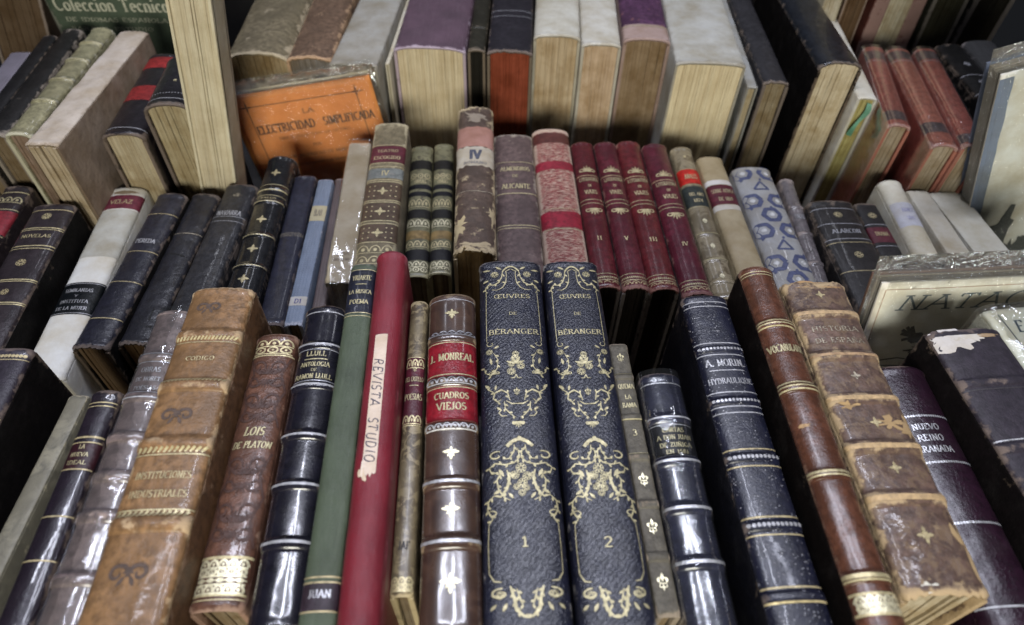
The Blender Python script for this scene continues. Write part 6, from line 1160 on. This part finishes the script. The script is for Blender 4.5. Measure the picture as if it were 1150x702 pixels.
class FlatBook:
    """a book or booklet shown cover first; local frame x right, y up, z towards the viewer (mm), origin at the foot centre of the cover"""
    def __init__(s, name, label, w, h, t, front_mat, side_mat, page_mat, group=None, warp=.5, seed=0):
        s.w, s.h, s.t, s.warp, s.seed = w, h, t, warp, seed
        s.root = bpy.data.objects.new(name, None); COL.objects.link(s.root)
        s.root.empty_display_size = .01
        tag(s.root, label, 'book', group)
        s.page('front_cover', 0, 0.0, front_mat, 1.0)
        s.page('back_cover', 0, -t, side_mat, 1.0)
        G = Geo()
        x0, x1, y0, y1 = -w / 2 + 1.2, w / 2 - 1.2, 1, h - 1.2
        nsl = max(3, int(t / 1.2))
        rr = random.Random(seed)
        for i in range(nsl):
            za, zb = -1.2 - (t - 2.2) * i / nsl, -1.2 - (t - 2.2) * (i + .94) / nsl
            q = rr.uniform(-.5, .5)
            v = [(x, y, z) for z in (za, zb) for x, y in ((x0 + q, y0), (x1 - q, y0), (x1 - q, y1 + q), (x0 + q, y1 + q))]
            G.add(v, [(0, 1, 2, 3), (7, 6, 5, 4), (0, 4, 5, 1), (1, 5, 6, 2), (2, 6, 7, 3), (3, 7, 4, 0)], None, False)
        G.build('page_block', page_mat, s.root)
    def surf(s, x, y, off=0.0):
        w = s.warp * nz(x * .03 + s.seed, y * .03, s.seed)
        return (x, y, w + off)
    def page(s, name, inset, z, mat, th):
        nx, ny = 24, 28
        vs = []; ws = []
        for layer in (0, 1):
            for j in range(ny):
                for i in range(nx):
                    x = -s.w / 2 + s.w * i / (nx - 1); y = s.h * j / (ny - 1)
                    p = s.surf(x, y)
                    e = min(s.w / 2 - abs(x), y, s.h - y)
                    vs.append((x, y, p[2] + z - layer * th)); ws.append(math.exp(-e / 2.5))
        m = nx * ny
        gf = grid_faces(nx, ny)
        fs = gf + [tuple(m + q for q in f[::-1]) for f in gf]
        ring = [i for i in range(nx)] + [j * nx + nx - 1 for j in range(1, ny)] + [(ny - 1) * nx + i for i in range(nx - 2, -1, -1)] + [j * nx for j in range(ny - 2, 0, -1)]
        for a, b in zip(ring, ring[1:] + ring[:1]): fs.append((b, a, a + m, b + m))
        G = Geo(); G.add(vs, fs, ws, True)
        for k in range(len(gf) * 2, len(fs)): G.s[k] = False
        return G.build(name, mat, s.root)
    def mp(s, off=.2): return lambda x, y: s.surf(x, y, off)
    def wrap(s, over_top, crinkle, amp, haze, margin=1.2, side=1.5, fold=2.6):
        x0, x1, y0, y1 = -s.w / 2 - side, s.w / 2 + side, -1, s.h + over_top
        nx, ny = 60, 60
        vs = []
        for lay in (0, 1):
            for j in range(ny):
                for i in range(nx):
                    u, v = i / (nx - 1), j / (ny - 1)
                    x, y = x0 + (x1 - x0) * u, y0 + (y1 - y0) * v
                    e = min(u, 1 - u, 1 - v) * 14
                    k = min(1, e)
                    crease = amp * (nz(x * .08 + s.seed, y * .08, lay * 5) + .8 * nz(x * .2, y * .2 + s.seed, lay * 3.3))
                    if y > s.h - 3: crease *= 1.6
                    zf = margin + .9 * abs(crease)
                    zb = -s.t - margin - abs(crease)
                    zc = -s.t * .5 + crease
                    if y > s.h:      # loose film collapses above the book
                        q = min(1, (y - s.h) / max(over_top, .1)); zf = zf * (1 - q) + (zc + .4) * q; zb = zb * (1 - q) + (zc - .4) * q
                    z = zf if lay == 0 else zb
                    vs.append((x, y, z * k + (-s.t / 2) * (1 - k)))
        m = nx * ny
        gf = grid_faces(nx, ny)
        G = Geo(); G.add(vs, gf + [tuple(m + q for q in f[::-1]) for f in gf], None, True)
        return G.build('plastic_wrapper', m_plastic(s.seed, crinkle, haze=haze, gloss=1.0, fold=fold), s.root)
    def place(s, foot, rot=0.0, lean=0.0, yaw=0.0):
        """foot: rack coordinates (m) of the lower middle of the cover; rot turns it in its own plane, lean tips the top away"""
        for o in s.root.children_recursive: o.data.transform(Matrix.Scale(MM, 4))
        s.root.matrix_world = RACK @ Matrix.Translation(foot) @ Matrix.Rotation(yaw, 4, 'Z') @ Matrix.Rotation(R(90) - lean, 4, 'X') @ Matrix.Rotation(rot, 4, 'Z')

def foot_from_top_left(tl, w, h, rot, lean, yaw=0.0):
    M = Matrix.Rotation(yaw, 4, 'Z') @ Matrix.Rotation(R(90) - lean, 4, 'X') @ Matrix.Rotation(rot, 4, 'Z')
    return Vector(tl) - (M @ Vector((-w / 2 * MM, h * MM, 0)))

def build_orange():
    w, h = 101, 128
    b = FlatBook('paper_booklet', 'orange paper-covered booklet LA ELECTRICIDAD SIMPLIFICADA in clear film', w, h, 7, m_paper(201, (.62, .245, .07), stain=.3, rough=.55),
                 m_paper(203, (.55, .50, .40), stain=.4), m_pages(205, (.52, .47, .38)), 'film-wrapped paper books shown cover first', .6, 3)
    ink = m_ink((.055, .030, .018), 7, .6, .25)
    g = Geo(); mp = b.mp(.18)
    put_text(g, 'LA', 2, h - 17.5, 3.6, 8, mp, .24)
    put_text(g, 'ELECTRICIDAD', -17, h - 27, 7.2, 41, mp, .21)
    put_text(g, 'SIMPLIFICADA', 28, h - 27, 7.0, 36, mp, .21)
    put_text(g, 'PARA EL USO DE TODOS LOS LECTORES', 1, h - 35, 2.3, 52, mp, .17)
    put_text(g, 'POR', 0, h - 43, 2.4, 6, mp, .17); put_text(g, 'UN INGENIERO DE MINAS', 0, h - 50, 2.6, 46, mp, .17)
    put_text(g, 'OBRA ILUSTRADA CON GRABADOS', 0, h - 57, 2.0, 44, mp, .17)
    put_text(g, 'MADRID', 0, h - 104, 3.6, 20, mp, .18)
    g.build('cover_lettering', ink, b.root)
    g = Geo()
    X, Yt, Yb = w / 2 - 12, h - 9.5, 12
    for p in ([(-X - 5, Yt), (X + 5, Yt)], [(-X - 5, Yb), (X + 5, Yb)], [(-X, Yb - 5), (-X, Yt + 5)], [(X, Yb - 5), (X, Yt + 5)]): ribbon(g, p, .55, mp)
    for sx in (1, -1):
        for yy in (Yt, Yb):
            for a in range(4): leaf(g, sx * X, yy, R(90 * a), 3.4, 1.6, mp)
    g.build('printed_border', ink, b.root)
    b.wrap(9, .8, 1.6, .02, 1.4, 3)
    f = FLAT['orange']
    lean = R(6)
    b.place(foot_from_top_left(f['tl'], w, h, f['rot'], lean), f['rot'], lean)

def build_natacion():
    w, h = 112, 112
    cream = (.82, .81, .75)
    b = FlatBook('paper_book', 'cream book NATACIÓN with a swimmer on its cover, in crinkled clear film', w, h, 9, m_paper(221, cream, stain=.5, rough=.5),
                 m_paper(223, (.20, .12, .09), stain=.4), m_pages(225, (.42, .36, .27)), 'film-wrapped paper books shown cover first', .4, 8)
    g = Geo(); mp = b.mp(.18)
    put_text(g, 'NATACIÓN', 2, h - 12, 9.6, 94, mp, .18, True, .22, 0, .12)
    g.build('cover_lettering', m_ink((.085, .115, .135), 3, .6, .15), b.root)
    g = Geo(); X = w / 2 - 3
    for p in ([(-X, 4), (-X, h - 4), (X, h - 4), (X, 4), (-X, 4)],): ribbon(g, p, .5, mp)
    g.build('printed_border', m_ink((.45, .33, .25), 4, .6, .3), b.root)
    # swimmer: outstretched arm with spread hand, head and shoulder low in the water
    g = Geo(); ox, oy = -30, h - 33
    for a, l in ((162, 8), (148, 9), (132, 8.6), (116, 7.4), (195, 6.4)):
        ribbon(g, [(ox, oy), (ox + l * math.cos(R(a)), oy + l * math.sin(R(a)))], 1.7, mp, taper=False)
    blob(g, ox + 1, oy - .6, 4.2, 3.2, mp, 2, .2)
    for (xa, ya, xb, yb, wd) in ((2, -1, 16, -3, 4.6), (14, -3, 30, 0, 6.0), (28, 0, 42, -4, 8)):
        ribbon(g, [(ox + xa, oy + ya), (ox + xb, oy + yb)], wd, mp)
    blob(g, ox + 44, oy + 3, 8, 7, mp, 5, .2); blob(g, ox + 58, oy - 6, 16, 7, mp, 6, .3)
    blob(g, ox + 6, oy - 8, 8, 2.0, mp, 9, .5); blob(g, ox + 26, oy - 9, 14, 2.2, mp, 11, .5)
    for i in range(9):
        yy = oy - 14 - i * 4.2
        ribbon(g, [(-45 + q * 10, yy + 1.3 * math.sin(q * 1.9 + i)) for q in range(10)], .8, mp)
    g.build('printed_swimmer', m_ink((.075, .070, .062), 6, .6, .3), b.root)
    b.wrap(12, 1.0, 3.0, .08, 1.4, 2.6, 5.0)
    f = FLAT['natacion']
    lean = R(14)
    b.place(foot_from_top_left(f['tl'], w, h, f['rot'], lean), f['rot'], lean)

def build_wrapped():
    w, h = 78, 206
    b = FlatBook('paper_book', 'tall pale grey and blue book in clear film leaning beside the russet books', w, h, 14, m_paper(241, (.76, .77, .74), stain=.3, rough=.45),
                 m_paper(243, (.16, .20, .30), stain=.3), m_pages(245, (.45, .42, .36)), 'film-wrapped paper books shown cover first', .5, 12)
    mp = b.mp(.15)
    g = Geo()
    vs = []
    for j in range(30):
        for i in range(6): vs.append(mp(-w / 2 + 7.5 * i / 5 * (1 + .10 * nz(j * .9, 2)), h * .985 * j / 29))
    g.add(vs, grid_faces(6, 30)); g.build('blue_spine_strip', m_paper(247, (.20, .25, .36), stain=.3, rough=.5), b.root)
    g = Geo(); mp2 = b.mp(.3)
    for k in range(6): blob(g, -8 + 4.0 * k, 50 - 5 * (k % 2), 5, 26, mp2, 20 + k, .5)
    blob(g, -17, 88, 6, 16, mp2, 31, .6)
    g.build('printed_drawing', m_ink((.06, .065, .06), 8, .6, .2), b.root)
    g = Geo()
    blob(g, 14, 26, 15, 22, mp2, 40, .5); g.build('printed_meadow', m_ink((.09, .14, .06), 9, .6, .2), b.root)
    b.wrap(12, .8, 1.4, .06, 1.4, 2.5, 4.0)
    f = FLAT['wrapped']
    b.place(foot_from_top_left(f['tl'], w, h, -f['lean'], R(4)), -f['lean'], R(4))

def build_green():
    w, h = 92, 178
    b = FlatBook('cloth_book', 'dark green cover lettered COLECCIÓN in cream, standing behind the upper left books', w, h, 18, m_cloth(261, (.060, .085, .055), .6, .25), m_cloth(263, (.05, .07, .045)), m_pages(265, (.3, .26, .2)), 'books standing behind the upper row', .3, 15)
    g = Geo(); mp = b.mp(.2)
    f = FLAT['green']
    top = 66.0     # the part of the cover above the picture
    put_text(g, 'Coleccion Tecnica', 0, h - top + 1.5, 11.5, 82, mp, .20)
    put_text(g, 'DE IDIOMAS ESPAÑOLA', 0, h - top - 10, 3.4, 74, mp, .2)
    put_text(g, 'PARA EL ESTUDIO', -6, h - top - 17, 3.0, 60, mp, .2)
    g.build('cover_lettering', m_ink((.46, .46, .36), 3, .6, .15), b.root)
    tl = Vector(f['tl']) + Vector((0, 0, top * MM))
    b.place(foot_from_top_left(tl, w, h, R(-1.0), 0), R(-1.0), 0)

# ---------------------------------------------------------------- the rack (hidden almost everywhere by the books)
def board_geo(G, x0, x1, y0, y1, z0, z1):
    v = [RACK @ Vector((x, y, z)) for z in (z0, z1) for x, y in ((x0, y0), (x1, y0), (x1, y1), (x0, y1))]
    G.add([tuple(p) for p in v], [(3, 2, 1, 0), (4, 5, 6, 7), (0, 1, 5, 4), (1, 2, 6, 5), (2, 3, 7, 6), (3, 0, 4, 7)], None, False)

def build_rack():
    root = bpy.data.objects.new('book_rack', None); COL.objects.link(root)
    tag(root, 'dark stepped display rack glimpsed as black gaps beneath the rows of books', 'rack')
    m, nt, bs, out = new_mat('black_painted_wood'); k = NT(nt)
    v = k.coords(300, (1, .15, 1))
    k.l(k.mix(k.noise(v, 120, 5), (.012, .011, .011), (.028, .025, .023)), bs.inputs['Base Color']); bs.inputs['Roughness'].default_value = .8
    for nm, args in (('tray', (-.52, .52, .0, .205, -.350, -.336)), ('tray', (-.52, .52, .206, .66, -.408, -.394)), ('riser', (-.52, .52, .2055, .212, -.393, -.340)),
                     ('front_lip', (-.52, .52, -.012, -.001, -.350, -.300)), ('backdrop_panel', (-.52, .52, .70, .712, -.408, -.20))):  # panel at the back is added to give a dark background
        G = Geo(); board_geo(G, *args); G.build(nm, m, root)
    for x in (-.5, .5):
        for y in (.02, .64):
            top = RACK @ Vector((x, y, -.352 if y < .1 else -.410))
            G = Geo(); q = .018
            vs = [(top.x + a * q, top.y + b2 * q, z) for z in (0.004, top.z) for a, b2 in ((-1, -1), (1, -1), (1, 1), (-1, 1))]
            G.add(vs, [(3, 2, 1, 0), (4, 5, 6, 7), (0, 1, 5, 4), (1, 2, 6, 5), (2, 3, 7, 6), (3, 0, 4, 7)], None, False)
            G.build('leg', m, root)
    t, nt, bs, out = new_mat('dark_table_cloth'); k = NT(nt)
    k.l(k.mix(k.noise(k.coords(310), 30, 5), (.010, .010, .011), (.022, .021, .022)), bs.inputs['Base Color']); bs.inputs['Roughness'].default_value = .9
    g = mesh_obj('table_top', [(-1.2, -.6, 0), (1.2, -.6, 0), (1.2, 1.3, 0), (-1.2, 1.3, 0)], [(0, 1, 2, 3)], t, None, False)
    g['kind'] = 'structure'

# ---------------------------------------------------------------- assemble
for d in BOOKS:
    extra_tape = any(i[0] == 'tape' for i in d['deco'])
    r = book(d)
    if extra_tape: add_tape(r, d)
    if d.get('ribbon'): add_ribbon(r, d)
build_orange(); build_natacion(); build_wrapped(); build_green()
build_rack()

# ---------------------------------------------------------------- light: cool strip lamps of a covered book fair
w = bpy.data.worlds.new('World'); scene.world = w; w.use_nodes = True
bg = w.node_tree.nodes['Background']
bg.inputs[0].default_value = (.80, .86, 1.0, 1); bg.inputs[1].default_value = .012

def lamp(name, p, target, size, size_y, power, color, roll=0.0, spread=180):
    l = bpy.data.lights.new(name, 'AREA'); l.shape = 'RECTANGLE'; l.size = size; l.size_y = size_y; l.energy = power; l.color = color; l.spread = R(spread)
    o = bpy.data.objects.new(name, l); COL.objects.link(o)
    P = RACK @ Vector(p); Tt = RACK @ Vector(target)
    o.matrix_world = Matrix.Translation(P) @ (Tt - P).to_track_quat('-Z', 'Y').to_matrix().to_4x4() @ Matrix.Rotation(roll, 4, 'Z')
    return o
lamp('ceiling_strip_lamp', (-.30, .48, .85), (-.05, .15, -.25), .028, .46, 1.9, (.82, .85, 1.0), spread=115)
lamp('ceiling_strip_lamp', (.04, .48, .88), (0, .15, -.25), .028, .46, 2.45, (.82, .85, 1.0), spread=115)
lamp('ceiling_strip_lamp', (.38, .48, .85), (.05, .15, -.25), .028, .46, 1.6, (.82, .85, 1.0), spread=115)
for lx in (-.7, .15, 1.0):
    lamp('hall_ceiling_lamp', (lx, 1.75, 1.35), (lx * .2, .3, -.25), .04, .35, .8, (.88, .90, 1.0))
lamp('front_stall_lamp', (-.05, -.60, .10), (.0, .40, -.3), .4, .2, 2.9, (1.0, .97, .84), spread=95)

# ---------------------------------------------------------------- camera
cam = bpy.data.cameras.new('Camera'); co = bpy.data.objects.new('Camera', cam); COL.objects.link(co)
cam.sensor_width = 36.0; cam.lens = 36.0 * 750 / 1150
cam.clip_start = .01; cam.clip_end = 50
C3 = Matrix(((0.999030,0.016431,-0.040859),(-0.039121,0.757201,-0.652010),(0.020225,0.652976,0.757109)))
co.matrix_world = RACK @ C3.to_4x4()
cam.dof.use_dof = True; cam.dof.focus_distance = .305; cam.dof.aperture_fstop = 9.0
scene.camera = co
scene.view_settings.view_transform = 'Standard'
scene.view_settings.look = 'None'
scene.view_settings.exposure = 0
scene.cycles.max_bounces = 8
scene.cycles.transparent_max_bounces = 24
scene.cycles.use_denoising = True
